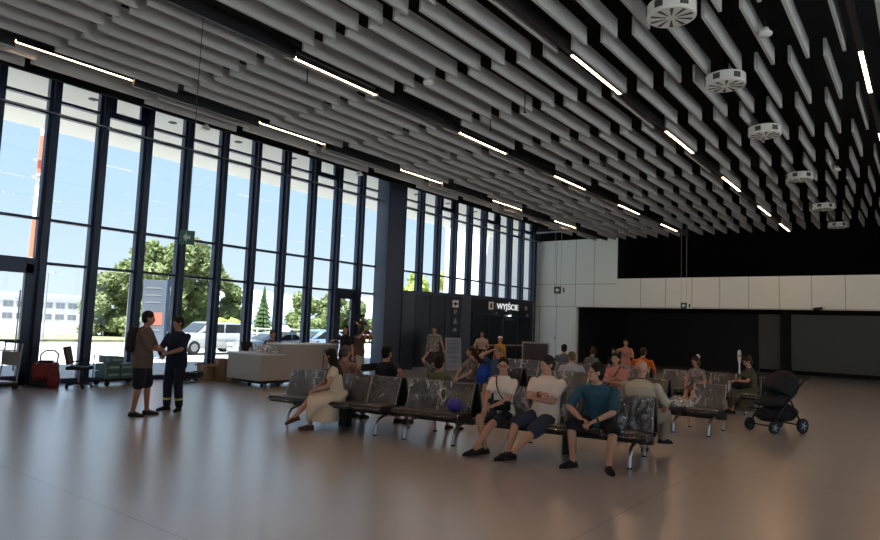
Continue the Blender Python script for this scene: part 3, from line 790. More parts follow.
# poster stand and framed board
t = thing('poster_stand', 'leaning pale blue information poster in a light frame before the dark vestibule', 'poster stand', (-14.35, 20.05, 0), rad(52))
tilt = M.Rotation(rad(-9), 4, 'X')
MB().box((0, 0, .74), (.62, .04, 1.22), bev=.01).xf(tilt).build('frame', 'boardframe', t)
MB().box((0, -.023, .75), (.55, .008, 1.13)).xf(tilt).build('poster', 'screen', t)
g = MB()
for z, w in ((1.22, .34), (1.12, .46), (.95, .4), (.80, .46), (.60, .44), (.45, .3)): g.box((0, -.029, z), (w, .004, .022))
g.xf(tilt).build('poster_lines', mat('poster_ink', (.10, .13, .2), .5), t)
for s in (-1, 1): MB().tube([(s*.28, -.05, .06), (s*.28, .34, .015)], .016).tube([(s*.28, .2, 1.1), (s*.28, .38, .015)], .012).build('leg', 'boardframe', t)
t = thing('framed_board', 'framed dark board on a stand behind the third bench row', 'notice board', (-9.65, 17.75, 0), rad(18))
MB().box((0, 0, .98), (.84, .05, .78), bev=.012).build('frame', 'boardframe', t)
MB().box((0, -.028, .98), (.75, .008, .69)).build('board', 'boardface', t)
for s in (-1, 1): MB().tube([(s*.36, .02, .6), (s*.36, .02, .015)], .018).tube([(s*.36, -.22, .015), (s*.36, .26, .015)], .016).build('stand_leg', 'boardframe', t)
t = thing('barrier_post', 'slim white post with rounded top standing behind the olive-dress woman', 'post', (-4.2, 19.3, 0))
MB().lathe([(.15, 0), (.15, .02), (.02, .04), (.022, 1.05), (.04, 1.08), (.05, 1.25), (.045, 1.36), (.015, 1.40)], n=16).build('post_body', 'signwhite', t, smooth=True)
MB().box((0, 0, 1.24), (.104, .104, .05)).build('band', 'grey', t)
# ------------------------------------------------------------------ people
def ik(a, c, l1, l2, pole):
    a, c, pole = V(a), V(c), V(pole); d = c-a; D = min(d.length, (l1+l2)*.998); d.normalize(); c = a+d*D
    x = (l1*l1-l2*l2+D*D)/(2*D); h = sqrt(max(l1*l1-x*x, 0))
    q = pole-d*pole.dot(d)
    q = q.normalized() if q.length > 1e-5 else d.orthogonal().normalized()
    return a+d*x+q*h, c

def person(label, x, y, rz, h=1.75, female=False, sit=True, skin='skin', hair=('short', (.02, .013, .009)), hipz=None, lean=0., lean2=None, twist=0.,
           head=(0., 0.), arms=None, legs=None, top=((.7, .7, .65), .5), bottom=('shorts', (.03, .04, .06)), shoes=(.012, .012, .012), wide=1., child=False, z0=0., face=True, extra=None, roll=0.):
    """faces local -Y; left side is +X. arms/legs: per side (L,R) dict of target relative to hip centre floor and pole"""
    s = h/1.75; t = thing('person', label, 'person', (x, y, z0), rz)
    hs = (1.18 if child else 1.0)*s*.98        # head scale
    wS = (.90 if female else 1.0)*wide
    hz = hipz if hipz is not None else ((.525+.0) if sit else .925*s)
    P = V((0, 0, hz)); l1 = rad(lean); l2 = rad(lean if lean2 is None else lean2)
    U1 = V((sin(roll), -sin(l1), cos(l1))).normalized(); U2 = V((sin(roll), -sin(l2), cos(l2))).normalized()
    X = V((1, 0, 0)); tw = rad(twist); XS = V((cos(tw), sin(tw), 0))
    Wst = P+U1*.20*s; Ch = P+U1*.20*s+U2*.16*s; Sh = Ch+U2*.15*s
    N = Sh+U2*.072*s; Uh = (U2*.6+V((0, 0, 1))*.6+V((0, -.15, 0))).normalized(); Hc = N+Uh*.122*hs+V((0, -.012*s, 0))
    D1 = U1.cross(X)*-1; D2 = V((sin(tw), -cos(tw), 0)); D2 = (D2-U2*D2.dot(U2)).normalized()
    shw = (.195 if not female else .17)*s*wide
    SL, SR = Sh+XS*shw-U2*.05*s, Sh-XS*shw-U2*.05*s
    hipw = .092*s
    HL, HR = P+X*hipw, P-X*hipw
    lt, lc = .425*s, .425*s; la, lf = .29*s, .255*s
    lg = dict(L=((.10, -.46, .085*s), (0, -1, .6), 0), R=((-.10, -.46, .085*s), (0, -1, .6), 0)) if sit else dict(L=((.09*s, .0, .085*s), (0, -1, 0), 8), R=((-.09*s, .0, .085*s), (0, -1, 0), -8))
    if legs: lg.update(legs)
    ar = dict(L=((.17*s, -.30, hz+.10), (.6, .6, -.2)), R=((-.17*s, -.30, hz+.10), (-.6, .6, -.2))) if sit else dict(L=((.27*s, -.06, .80*s), (.3, 1, 0)), R=((-.27*s, -.06, .80*s), (-.3, 1, 0)))
    if arms: ar.update(arms)
    KN, AN, EL, WR = {}, {}, {}, {}
    for k, root in (('L', HL), ('R', HR)): KN[k], AN[k] = ik(root, lg[k][0], lt, lc, lg[k][1])
    for k, root in (('L', SL), ('R', SR)): EL[k], WR[k] = ik(root, ar[k][0], la, lf, ar[k][1])
    R_ = lambda v: v*s
    # --- body
    b = MB()
    def torso(m, g, z0=-.08, hem=0.):
        k = wS
        hipA, wa, ca, sa = ((.175, .135, .155, .165) if female else (.168, .15, .172, .182))
        rings = [(P+U1*z0*s, X*((hipA-.006)*s*k+g+hem), D1*(.110*s*k+g+hem)), (P+U1*.03*s, X*(hipA*s*k+g+hem), D1*(.118*s*k+g+hem)), (Wst-U1*.03*s, X*(wa*s*k+g+hem*.4), D1*(.103*s*k+g+hem*.4)), (Ch-U2*.02*s, (X+XS).normalized()*(ca*s*k+g), D2*(.115*s*k+g)),
                 (Sh-U2*.06*s, XS*(sa*s*k+g), D2*(.100*s*k+g)), (Sh+U2*.0*s, XS*(sa*.72*s*k+g), D2*(.07*s+g)), (Sh+U2*.045*s, XS*(.068*s+g*.6), D2*(.062*s+g*.6))]
        m.loft(rings, 20)
        if female: 
            for sg in (-1, 1): m.ell(Ch+XS*sg*.07*s*k+D2*.075*s+U2*.0, (.06*s+g,)*3, sub=2)
    torso(b, 0)
    for S_ in (SL, SR): b.ell(S_, .058*s, sub=2)
    b.limb([Sh, Hc-Uh*.03*hs], [.056*s, .052*s])
    for k, root, S_ in (('L', HL, SL), ('R', HR, SR)):
        K, A, E, W_ = KN[k], AN[k], EL[k], WR[k]
        fz = (.86 if female else 1)
        b.limb([root, root.lerp(K, .5), K, K.lerp(A, .3), K.lerp(A, .7), A], [.09*s*wS, .077*s*wS, .056*s, .057*s, .042*s, .036*s])
        b.limb([S_, S_.lerp(E, .55), E, E.lerp(W_, .35), W_], [.054*s*fz, .047*s*fz, .040*s*fz, .040*s*fz, .027*s*fz])
        a = rad(lg[k][2]); fd = V((sin(a), -cos(a), 0))
        b.limb([A+V((0, 0, -.02*s)), A+fd*.10*s+V((0, 0, -.05*s))], [.036*s, .028*s])
        # palm
        hd = (W_-E).normalized(); sd_ = hd.cross(V((0, 0, 1)));
        if sd_.length < .2: sd_ = hd.cross(V((0, 1, 0)))
        sd_.normalize(); nn = sd_.cross(hd).normalized()
        b.loft([(W_-hd*.01*s, sd_*.028*s, nn*.02*s), (W_+hd*.04*s, sd_*.040*s, nn*.018*s), (W_+hd*.09*s, sd_*.040*s, nn*.014*s)], 10)
    # head
    Yh = M.Rotation(rad(head[0]), 4, 'Z') @ M.Rotation(rad(head[1]), 4, 'X')
    HM = M.Translation(Hc) @ Yh @ M.Diagonal((hs, hs, hs, 1))
    def hb(m, c, r, rot=None, sub=2): 
        q = bmesh.ops.create_icosphere(m.bm, subdivisions=sub, radius=1)
        for v in q['verts']: v.co = HM @ (M.Translation(V(c)) @ (rot or M.Identity(4)) @ M.Diagonal((*r, 1)) @ v.co)
    hb(b, (0, .012, .03), (.077, .097, .092), sub=3); hb(b, (0, -.018, -.035), (.060, .072, .085), sub=3); hb(b, (0, -.045, -.085), (.036, .036, .030))
    hb(b, (0, -.098, -.025), (.014, .018, .024), M.Rotation(rad(-18), 4, 'X')); hb(b, (0, -.086, .012), (.055, .012, .010)); hb(b, (0, -.082, -.066), (.026, .012, .012))
    for sg in (-1, 1): hb(b, (sg*.080, .010, -.012), (.011, .022, .034)); hb(b, (sg*.038, -.060, -.035), (.022, .02, .02))
    me = remesh(b, .0115 if h > 1.3 else .010, 3, .5)
    # fingers rooted in the palms, joined to the same mesh
    fm = MB(); fm.bm.from_mesh(me)
    for k in 'LR':
        E, W_ = EL[k], WR[k]; hd = (W_-E).normalized(); sd_ = hd.cross(V((0, 0, 1)))
        if sd_.length < .2: sd_ = hd.cross(V((0, 1, 0)))
        sd_.normalize(); nn = sd_.cross(hd).normalized(); dn = -nn if nn.z > 0 else nn
        for i, (o_, ln) in enumerate(((-.030, .9), (-.010, 1.05), (.010, 1.0), (.029, .78))):
            q0 = W_+hd*.075*s+sd_*o_*s; q1 = q0+(hd*.9+dn*.35).normalized()*.045*ln*s; q2 = q1+(hd*.45+dn*.9).normalized()*.038*ln*s
            fm.limb([q0, q1, q2], [.0095*s, .0088*s, .007*s])
        th = sd_ if (k == 'L') == (sd_.dot(X) < 0) else -sd_
        q0 = W_+hd*.025*s+th*.030*s; q1 = q0+(hd*.6+th*.8).normalized()*.038*s; q2 = q1+(hd*.95+th*.1+dn*.3).normalized()*.03*s
        fm.limb([q0, q1, q2], [.0125*s, .0105*s, .0085*s])
    fm.build('body', skin if isinstance(skin, str) else skin, t, smooth=True)
    # --- face details
    if face:
        for sg in (-1, 1):
            m = MB(); hb(m, (sg*.030, -.0875, -.004), (.012, .007, .007)); m.build('eye', 'eye', t)
        m = MB(); hb(m, (0, -.0925, -.068), (.024, .006, .006)); m.build('mouth', 'lip', t)
        m = MB()
        for sg in (-1, 1): hb(m, (sg*.030, -.094, .020), (.018, .006, .004))
        if hair[0] != 'bald': m.build('eyebrows', cmat(tuple(c*.8 for c in hair[1])), t)
        else: m.build('eyebrows', cmat((.12, .09, .07)), t)
    # --- hair
    hm = cmat(hair[1], .75) if not isinstance(hair[1], str) else MT[hair[1]]
    if hair[0] != 'bald':
        m = MB(); hb(m, (0, .020, .040), (.086, .100, .094), sub=4)
        n_ = V((0, -.78, -.62)); co = V((0, -.073, .052)); hb(m, (0, .045, -.012), (.079, .066, .088), sub=4)
        if hair[0] in ('long', 'bob', 'tail', 'bun'): n_ = V((0, -.80, -.60)); co = V((0, -.070, .056))
        m.bm.verts.ensure_lookup_table(); inv = HM.to_3x3()
        m.cut(HM @ co, (inv.inverted().transposed() @ n_))
        if hair[0] == 'long':
            for c, r in (((0, .065, -.04), (.080, .050, .11)), ((0, .085, -.16), (.085, .045, .14)), ((0, .10, -.29), (.075, .035, .12)), ((.065, .03, -.06), (.026, .06, .12)), ((-.065, .03, -.06), (.026, .06, .12))): hb(m, c, r, sub=3)
        if hair[0] == 'bob':
            for c, r in (((0, .06, -.03), (.082, .05, .09)), ((.068, .025, -.05), (.022, .055, .08)), ((-.068, .025, -.05), (.022, .055, .08))): hb(m, c, r, sub=3)
        if hair[0] == 'tail':
            for c, r in (((0, .115, .03), (.035, .035, .035)), ((0, .145, -.05), (.028, .03, .09))): hb(m, c, r, sub=3)
        if hair[0] == 'bun': hb(m, (0, .09, .10), (.045, .045, .045), sub=3)
        me = remesh(m, .008, 2, .5); link('hair', me, hm, t, True)
    # --- clothes
    tc, sl = top[0], top[1]; tm = tc if isinstance(tc, bpy.types.Material) else cmat(tc)
    c = MB(); torso(c, .016*s, -.10 if len(top) < 3 else top[2], hem=.018*s)
    for k, S_ in (('L', SL), ('R', SR)):
        E, W_ = EL[k], WR[k]; c.ell(S_-XS*(.012*s if k == 'L' else -.012*s), .062*s, sub=2)
        if sl > 0:
            if sl <= 1: c.limb([S_, S_.lerp(E, sl)], [.064*s, .064*s])
            else: c.limb([S_, E, E.lerp(W_, sl-1)], [.064*s, .058*s, .050*s])
    link('shirt' if bottom[0] not in ('dress',) else 'bodice', remesh(c, .012, 3, .5), tm, t, True)
    kind, bc = bottom[0], bottom[1]; bm_ = bc if isinstance(bc, bpy.types.Material) else cmat(bc)
    c = MB()
    if kind in ('shorts', 'trousers'):
        c.loft([(P-U1*.09*s, X*.150*s*wS, D1*.11*s*wS), (P, X*.172*s*wS+X*.012*s, D1*.128*s*wS), (P+U1*.07*s, X*.165*s*wS+X*.006*s, D1*.120*s*wS)], 18)
        for k, root in (('L', HL), ('R', HR)):
            K, A = KN[k], AN[k]
            if kind == 'shorts':
                fr = bottom[2] if len(bottom) > 2 else .85; c.limb([root, root.lerp(K, fr)], [.108*s*wS, .088*s*wS])
            else: c.limb([root, K, K.lerp(A, .92)], [.108*s*wS, .078*s*wS, .064*s*wS])
        link(kind, remesh(c, .012, 3, .5), bm_, t, True)
    else:
        Km = (KN['L']+KN['R'])/2
        if sit:
            c.loft([(P+V((0, .05, .10)), X*.16*s, V((0, .12, .0))*s), (P+V((0, .03, .0)), X*.215*s, V((0, .15, .03))*s), (P.lerp(Km, .35)+V((0, 0, -.04)), X*.23*s, V((0, .07, .17))*s), (P.lerp(Km, .8)+V((0, 0, -.08)), X*.24*s, V((0, .06, .20))*s), (Km+V((0, -.06, -.16)), X*.25*s, V((0, .03, .24))*s), (Km+V((0, -.085, -.17)), X*.21*s, V((0, .0, .2))*s)], 24)
            if len(bottom) > 2:
                c.loft([(P+V((0, .02, .02)), X*.2*s, V((0, .14, 0))*s), (P.lerp(Km, .4)+V((0, 0, -.2)), X*.27*s, V((0, .20, 0))*s), (P.lerp(Km, .5)+V((0, 0, -bottom[2])), X*.30*s, V((0, .26, 0))*s)], 24)
        else:
            zz = bottom[2] if len(bottom) > 2 else .55
            c.loft([(P+V((0, 0, .14*s)), X*.145*s, V((0, .115, 0))*s), (P+V((0, 0, 0)), X*.19*s, V((0, .14, 0))*s), (V((0, -.01, zz*h)), X*.22*s, V((0, .17, 0))*s)], 22)
        link('skirt', remesh(c, .014, 4, .5), bm_, t, True)
    # --- shoes
    for k in 'LR':
        A = AN[k]; a = rad(lg[k][2]); pt = rad(lg[k][3]) if len(lg[k]) > 3 else 0.
        fd = V((sin(a), -cos(a), 0)); F = (fd*cos(pt)-V((0, 0, 1))*sin(pt)); Uf = (V((0, 0, 1))*cos(pt)+fd*sin(pt)); sx = F.cross(Uf)
        g = A-Uf*.085*s
        m = MB()
        m.loft([(g-F*.065*s+Uf*.035*s, sx*.026*s, Uf*.030*s), (g-F*.045*s+Uf*.045*s, sx*.036*s, Uf*.045*s), (g+F*.03*s+Uf*.048*s, sx*.041*s, Uf*.048*s), (g+F*.11*s+Uf*.034*s, sx*.047*s, Uf*.034*s), (g+F*.17*s+Uf*.026*s, sx*.040*s, Uf*.026*s), (g+F*.195*s+Uf*.020*s, sx*.022*s, Uf*.016*s)], 14)
        sh = m.build('shoe', cmat(shoes, .6), t, smooth=True)
        m = MB(); m.loft([(g+F*(-.068)*s+Uf*.002, sx*.03*s, Uf*.002), (g-F*.07*s+Uf*.010*s, sx*.032*s, Uf*.010*s), (g+F*.11*s+Uf*.010*s, sx*.050*s, Uf*.010*s), (g+F*.195*s+Uf*.010*s, sx*.028*s, Uf*.008*s)], 12)
        m.build('sole', cmat(tuple(min(1, c*1.6+.01) for c in shoes), .7), sh)
    J = dict(P=P, Wst=Wst, Ch=Ch, Sh=Sh, N=N, Hc=Hc, HM=HM, hb=hb, KN=KN, AN=AN, EL=EL, WR=WR, SL=SL, SR=SR, XS=XS, D2=D2, U2=U2, s=s, t=t)
    if extra: extra(J)
    return t

def glasses(J):
    m = MB(); hb = J['hb']
    for sg in (-1, 1):
        pts = [J['HM'] @ V((sg*.031+.024*cos(a), -.099, -.004+.018*sin(a))) for a in [2*pi*i/14 for i in range(15)]]
        m.tube(pts, .0028, 6); m.tube([J['HM'] @ V((sg*.055, -.097, .0)), J['HM'] @ V((sg*.081, .01, .0))], .0025, 6)
    m.tube([J['HM'] @ V((-.008, -.10, -.002)), J['HM'] @ V((.008, -.10, -.002))], .0028, 6)
    m.build('glasses', 'black', J['t'])
def sash(col, wid=.012, side=1):
    def f(J):
        s = J['s']; XS, D2, U2 = J['XS'], J['D2'], J['U2']; pts = []
        a = J['Sh']+XS*.09*s*side+U2*.045*s; c = J['Wst']-XS*.17*s*side-U2*.04*s
        pts = [a-D2*.02*s, a+D2*.075*s-U2*.03*s, J['Ch']+XS*.02*side*s+D2*(.165 if True else .14)*s, J['Wst']-XS*.09*s*side+D2*.150*s, c+D2*.05*s, c-D2*.06*s, J['Ch']-XS*.03*side*s-D2*.15*s, a-D2*.10*s-U2*.03*s, a-D2*.02*s]
        MB().tube(pts, wid, 6, 1).build('shoulder_strap', cmat(col), J['t'], smooth=True)
    return f
def multi(*fs):
    def f(J):
        for q in fs: q(J)
    return f
DK = (.012, .009, .007); BR = (.055, .030, .016); BL = (.20, .13, .07); GR = (.18, .17, .16)

# the two standing men by the windows (feet measured on the floor)
def pack(J):
    s = J['s']; m = MB()
    for z, w, d in ((0, .0, 0),): pass
    c = J['Ch']-J['D2']*.19*s
    m.loft([(c-J['U2']*.24*s, J['XS']*.12*s, J['D2']*.07*s), (c-J['U2']*.20*s, J['XS']*.15*s, J['D2']*.10*s), (c+J['U2']*.05*s, J['XS']*.15*s, J['D2']*.10*s), (c+J['U2']*.17*s, J['XS']*.11*s, J['D2']*.06*s)], 16)
    m.build('worn_backpack', cmat((.018, .018, .022)), J['t'], smooth=True)
    for sg in (-1, 1):
        MB().tube([J['Sh']+J['XS']*.10*sg*s-J['D2']*.11*s, J['Sh']+J['XS']*.10*sg*s+J['U2']*.04*s, J['Sh']+J['XS']*.11*sg*s+J['D2']*.105*s-J['U2']*.08*s, J['Ch']+J['XS']*.14*sg*s+J['D2']*.08*s-J['U2']*.1*s], .017*s, 6, 1).build('backpack_strap', cmat((.018, .018, .022)), J['t'])
person('standing man in tan tee, dark shorts and backpack, left of the uniformed man', -10.92, 6.0, rad(135), 1.80, sit=False, skin='tan', hair=('short', DK), lean=2, head=(20, 5), wide=1.12,
       arms=dict(L=((-.06, -.24, 1.20), (1, .2, -.6)), R=((.06, -.27, 1.13), (-1, .3, -.5))), legs=dict(L=((.10, -.10, .08), (.1, -1, 0), 12), R=((-.12, .06, .08), (-.1, -1, 0), -14)),
       top=((.115, .09, .075), .95, -.13), bottom=('shorts', (.012, .015, .026), .95), shoes=(.02, .02, .022), extra=pack)
def bands(J):
    for k in 'LR':
        K, A = J['KN'][k], J['AN'][k]; q = K.lerp(A, .62); q2 = K.lerp(A, .70)
        MB().cone(q, q2, .083, .082, 16).build('reflective_band', mat('hi_vis_%s' % k, (.55, .60, .12), .35), J['t'])
    m = MB().box(J['WR']['R']+V((.05, -.10, .02)), (.075, .012, .15), M.Rotation(.6, 4, 'X')); m.build('held_phone', 'black', J['t'])
person('uniformed man in navy tee and trousers with yellow bands at the ankles', -11.15, 6.78, rad(18), 1.72, sit=False, skin='tan', hair=('short', DK), head=(-25, 14), wide=1.1,
       arms=dict(L=((.06, -.33, 1.05), (1, .3, -.4)), R=((-.07, -.31, 1.03), (-1, .3, -.4))), legs=dict(L=((.13, 0, .08), (.1, -1, 0), 18), R=((-.13, -.02, .08), (-.1, -1, 0), -22)),
       top=((.012, .018, .04), .75, -.12), bottom=('trousers', (.012, .016, .034)), shoes=(.008, .008, .009), extra=bands)

# first row, front side
def pp(x, off): 
    q = rowpt(x, off); return q[0], q[1]
def dressbelt(J): sash((.06, .03, .02), .010, 1)(J)
x_, y_ = pp(-7.72, -.40)
person('woman in a cream sleeveless dress with very long dark hair, crossed legs', x_, y_, rad(-38), 1.66, True, hair=('long', DK), lean=10, lean2=14, head=(-25, 14),
       arms=dict(L=((.06, -.34, .64), (1, .4, -.3)), R=((-.06, -.38, .62), (-1, .4, -.3))), legs=dict(L=((.05, -.42, .08), (.2, -1, .5), 0), R=((-.02, -.66, .20), (0, -1, .7), -4, 20)),
       top=((.74, .65, .49), .25), bottom=('dress', (.74, .65, .49), .36), shoes=(.10, .05, .035), extra=dressbelt)
def phone_bag(J):
    glasses(J); sash((.02, .02, .02), .008, -1)(J)
    b = MB(); b.box((.08, -.20, .66), (.22, .12, .14), bev=.03); b.build('lap_bag', cmat((.01, .01, .012)), J['t'], smooth=True)
    MB().cone((-.03, -.33, .71), (-.03, -.36, .735), .03, .03, 12).build('held_camera', 'black', J['t'])
x_, y_ = pp(-4.86, -.42)
person('woman in white tee and glasses with crossed legs, left of the arms-folded man', x_, y_, rad(4), 1.68, True, hair=('tail', DK), lean=2, lean2=2, head=(22, 2),
       arms=dict(L=((.02, -.36, .66), (1, .5, -.4)), R=((-.08, -.40, .63), (-1, .5, -.4))), legs=dict(L=((-.10, -.62, .10), (.2, -1, .8), -20, 0), R=((-.08, -.36, .085), (-.3, -1, .5), -30)),
       top=((.80, .73, .64), .55), bottom=('shorts', (.03, .03, .038), .75), shoes=(.025, .02, .02), extra=phone_bag)
def watch(J):
    w = J['WR']['R'].lerp(J['EL']['R'], .12); d = (J['WR']['R']-J['EL']['R']).normalized()
    MB().cone(w-d*.012, w+d*.012, .037, .037, 12).build('wrist_watch', 'black', J['t'])
x_, y_ = pp(-4.28, -.37)
person('man in pale pinkish-white tee and navy shorts, arms folded, legs stretched', x_, y_, rad(-4), 1.80, skin='skin', hair=('short', DK), lean=-10, lean2=-3, head=(-24, 10), wide=1.12,
       arms=dict(L=((-.05, -.23, .79), (1, .1, -.6)), R=((.09, -.26, .86), (-1, .1, -.5))), legs=dict(L=((.0, -.86, .10), (.2, -.6, 1), -14, -12), R=((-.16, -.64, .085), (-.4, -.6, 1), -20, 0)),
       top=((.80, .70, .62), .65, -.10), bottom=('shorts', (.04, .05, .085), .92), shoes=(.012, .011, .012), extra=watch)
def phone(J):
    MB().box(J['WR']['R']+V((.03, -.07, -.07)), (.07, .012, .15), M.Rotation(.5, 4, 'X')).build('held_phone', 'black', J['t'])
    d = (J['WR']['L']-J['EL']['L']).normalized(); w = J['WR']['L']-d*.03
    MB().cone(w-d*.012, w+d*.012, .037, .037, 12).build('wrist_watch', 'black', J['t'])
x_, y_ = pp(-3.52, -.42)
person('man in teal tee and black shorts leaning forward with head turned away', x_, y_, rad(12), 1.80, skin='skin', hair=('short', DK), lean=12, lean2=24, head=(-62, -4), wide=1.08,
       arms=dict(L=((.03, -.42, .60), (1, .3, .0)), R=((-.15, -.44, .62), (-1, .1, -.2))), legs=dict(L=((.22, -.50, .085), (.5, -1, .5), 25), R=((-.24, -.44, .085), (-.5, -1, .5), -35)),
       top=((.028, .085, .12), .8, -.11), bottom=('shorts', (.012, .013, .018), .95), shoes=(.010, .010, .011), extra=phone)
# first row, far side (backs to the camera)
RB_ = pi + RA
x_, y_ = pp(-8.30, .42)
person('person in faded pink top seen from behind, seated beyond the cream-dress woman', x_, y_, RB_, 1.70, True, hair=('short', (.10, .08, .07)), lean=-3, top=((.30, .17, .14), .8), bottom=('trousers', (.05, .05, .06)), face=True)
x_, y_ = pp(-7.42, .40)
person('man in black tee seen from behind with an arm along the backrest', x_, y_, RB_-.1, 1.80, skin='tan', hair=('short', DK), lean=-8, lean2=-4, wide=1.1,
       arms=dict(L=((.52, .12, .72), (1, 1, .1)), R=((-.52, .16, .72), (-1, 1, .1))), top=((.010, .011, .014), .7), bottom=('shorts', (.03, .03, .035)))
person('small patterned-shirt child with a raised hand, behind the empty double seat', -7.45, 9.75, rad(170), 1.20, True, sit=False, hair=('bob', BR), child=True,
       arms=dict(L=((.20, -.05, 1.22), (1, .6, 0))), top=(mat('leafy_print', (.05, .06, .04), .8, noise=(.22, .19, .14), nscale=22), .5), bottom=('shorts', (.05, .05, .05)))
x_, y_ = pp(-6.42, .38)
person('boy in olive tee with short dark hair seen from behind, over the double seat', x_, y_, RB_-.1, 1.50, skin='tan', hair=('short', DK), lean=-2, child=True, hipz=.51, top=((.12, .125, .06), .7), bottom=('shorts', (.04, .04, .045)))
x_, y_ = pp(-3.28, .42)
def lanyard(J):
    m = MB(); s = J['s']
    pts = [J['N']+J['XS']*.062*s*cos(a)+J['D2']*.065*s*sin(a)-J['U2']*.015*s for a in [2*pi*i/16 for i in range(17)]]
    m.tube(pts, .007, 6).build('neck_cord', 'black', J['t'])
person('bald man in cream shirt seen from behind, back to back with teal-tee man', x_, y_, RB_-.18, 1.76, skin='skin', hair=('bald', GR), lean=-4, lean2=2, wide=1.15,
       arms=dict(R=((-.20, -.30, .60), (-1, .4, -.3)), L=((.18, -.32, .60), (1, .4, -.3))), legs=dict(R=((-.10, -.60, .22), (-.4, -1, .6), -25, 5), L=((.12, -.46, .085), (.3, -1, .5), 10)),
       top=((.50, .45, .34), .85, -.12), bottom=('trousers', (.33, .28, .21)), shoes=(.008, .008, .008), extra=lanyard)

# second row
pat = mat('brown_print', (.10, .075, .06), .8, noise=(.24, .19, .16), nscale=18)
person('woman in brown patterned top looking left, left of the blue backpack', -8.24, 12.25, rad(-25), 1.66, True, hair=('tail', BR), head=(-40, 0), lean=4, top=(pat, .6), bottom=('trousers', (.06, .055, .05)), arms=dict(L=((.1, -.36, .62), (1, .4, -.3)), R=((-.15, -.36, .62), (-1, .4, -.3))))
person('person in blue with a hand at the forehead beside the blue backpack', -7.56, 12.22, rad(8), 1.74, False, hair=('short', BL), head=(-12, 5), lean=2, top=((.05, .09, .17), .6), bottom=('shorts', (.10, .10, .11)), arms=dict(R=((-.10, -.17, 1.24), (-1, -.3, -.5)), L=((.05, -.30, .70), (1, .3, -.3))))
t = thing('backpack', 'bright blue backpack on the seat beside the person shading eyes', 'backpack', (-7.86, 12.16, .475), rad(15))
b = MB(); b.loft([((0, 0, .0), (.15, 0, 0), (0, .09, 0)), ((0, 0, .06), (.19, 0, 0), (0, .12, 0)), ((0, 0, .28), (.18, 0, 0), (0, .12, 0)), ((0, .01, .42), (.13, 0, 0), (0, .08, 0)), ((0, .02, .46), (.06, 0, 0), (0, .03, 0))], 18); b.build('bag_body', cmat((.015, .075, .42)), t, smooth=True)
MB().box((0, -.125, .14), (.22, .05, .18), bev=.02).build('front_pocket', cmat((.012, .055, .33)), t, smooth=True)
MB().tube([(-.05, .03, .45), (-.04, .02, .51), (.04, .02, .51), (.05, .03, .45)], .01, 6, 1).build('grab_loop', 'black', t)
person('man in pink tee with a dark strap and folded arms, facing the camera', -4.92, 12.28, rad(6), 1.74, skin='skin', hair=('short', DK), lean=-6, lean2=-2, wide=1.1,
       arms=dict(L=((-.05, -.23, .79), (1, .1, -.6)), R=((.09, -.26, .86), (-1, .1, -.5))), top=((.50, .21, .17), .7), bottom=('shorts', (.06, .06, .07)), extra=sash((.012, .012, .012), .012, 1))
person('fair-haired person in pale lilac shirt bending to the right, second row', -6.20, 13.05, rad(208), 1.74, False, hair=('short', BL), lean=16, lean2=30, head=(25, 15), top=((.40, .42, .50), .8), bottom=('trousers', (.06, .06, .07)))
# third row
person('dark-haired man in grey-blue shirt seen from behind before the white wall', -8.35, 17.05, rad(185), 1.78, hair=('short', DK), lean=-2, top=((.12, .15, .18), .9), bottom=('trousers', (.05, .05, .06)), wide=1.05)
person('woman in grey-green top with tied hair seen from behind, before dark shutter', -7.55, 17.0, rad(165), 1.74, True, hair=('bun', BR), lean=6, lean2=14, top=((.15, .16, .14), .8), bottom=('trousers', (.05, .05, .06)), head=(35, 8))
person('person in bright orange shirt seen from behind, head bent down', -6.2, 17.3, rad(180), 1.80, hair=('short', BR), lean=4, lean2=10, head=(0, 12), top=((.72, .16, .03), .75), bottom=('shorts', (.05, .05, .06)), wide=1.15)
def flower(J):
    m = MB(); s = J['s']
    for k in range(6):
        a = 2*pi*k/6; J['hb'](m, (.055+.03*cos(a), .07, .115+.03*sin(a)), (.026, .018, .026))
    m.build('hair_flower', 'signwhite', J['t'], smooth=True)
girl = mat('pale_print', (.38, .33, .30), .8, noise=(.22, .16, .15), nscale=20)
person('girl in pale print top with a big white flower in her hair', -4.42, 16.22, rad(-20), 1.52, True, hair=('bob', BR), head=(-15, 18), lean=8, lean2=14, child=True, hipz=.51, top=(girl, .6), bottom=('shorts', (.22, .10, .10)), extra=flower)
def bag(J):
    b = MB(); b.ell((0, -.30, .66), (.20, .13, .12), sub=3); b.build('held_bag', cmat((.006, .006, .007)), J['t'], smooth=True)
person('woman in an olive dress looking down at a black bag on her lap', -3.28, 16.3, rad(-62), 1.68, True, hair=('bun', BR), head=(0, 24), lean=4, lean2=8, top=((.085, .08, .05), .6), bottom=('dress', (.085, .08, .05), .42), shoes=(.02, .018, .015), extra=bag,
       arms=dict(L=((.10, -.34, .74), (1, .4, -.3)), R=((-.10, -.34, .74), (-1, .4, -.3))))
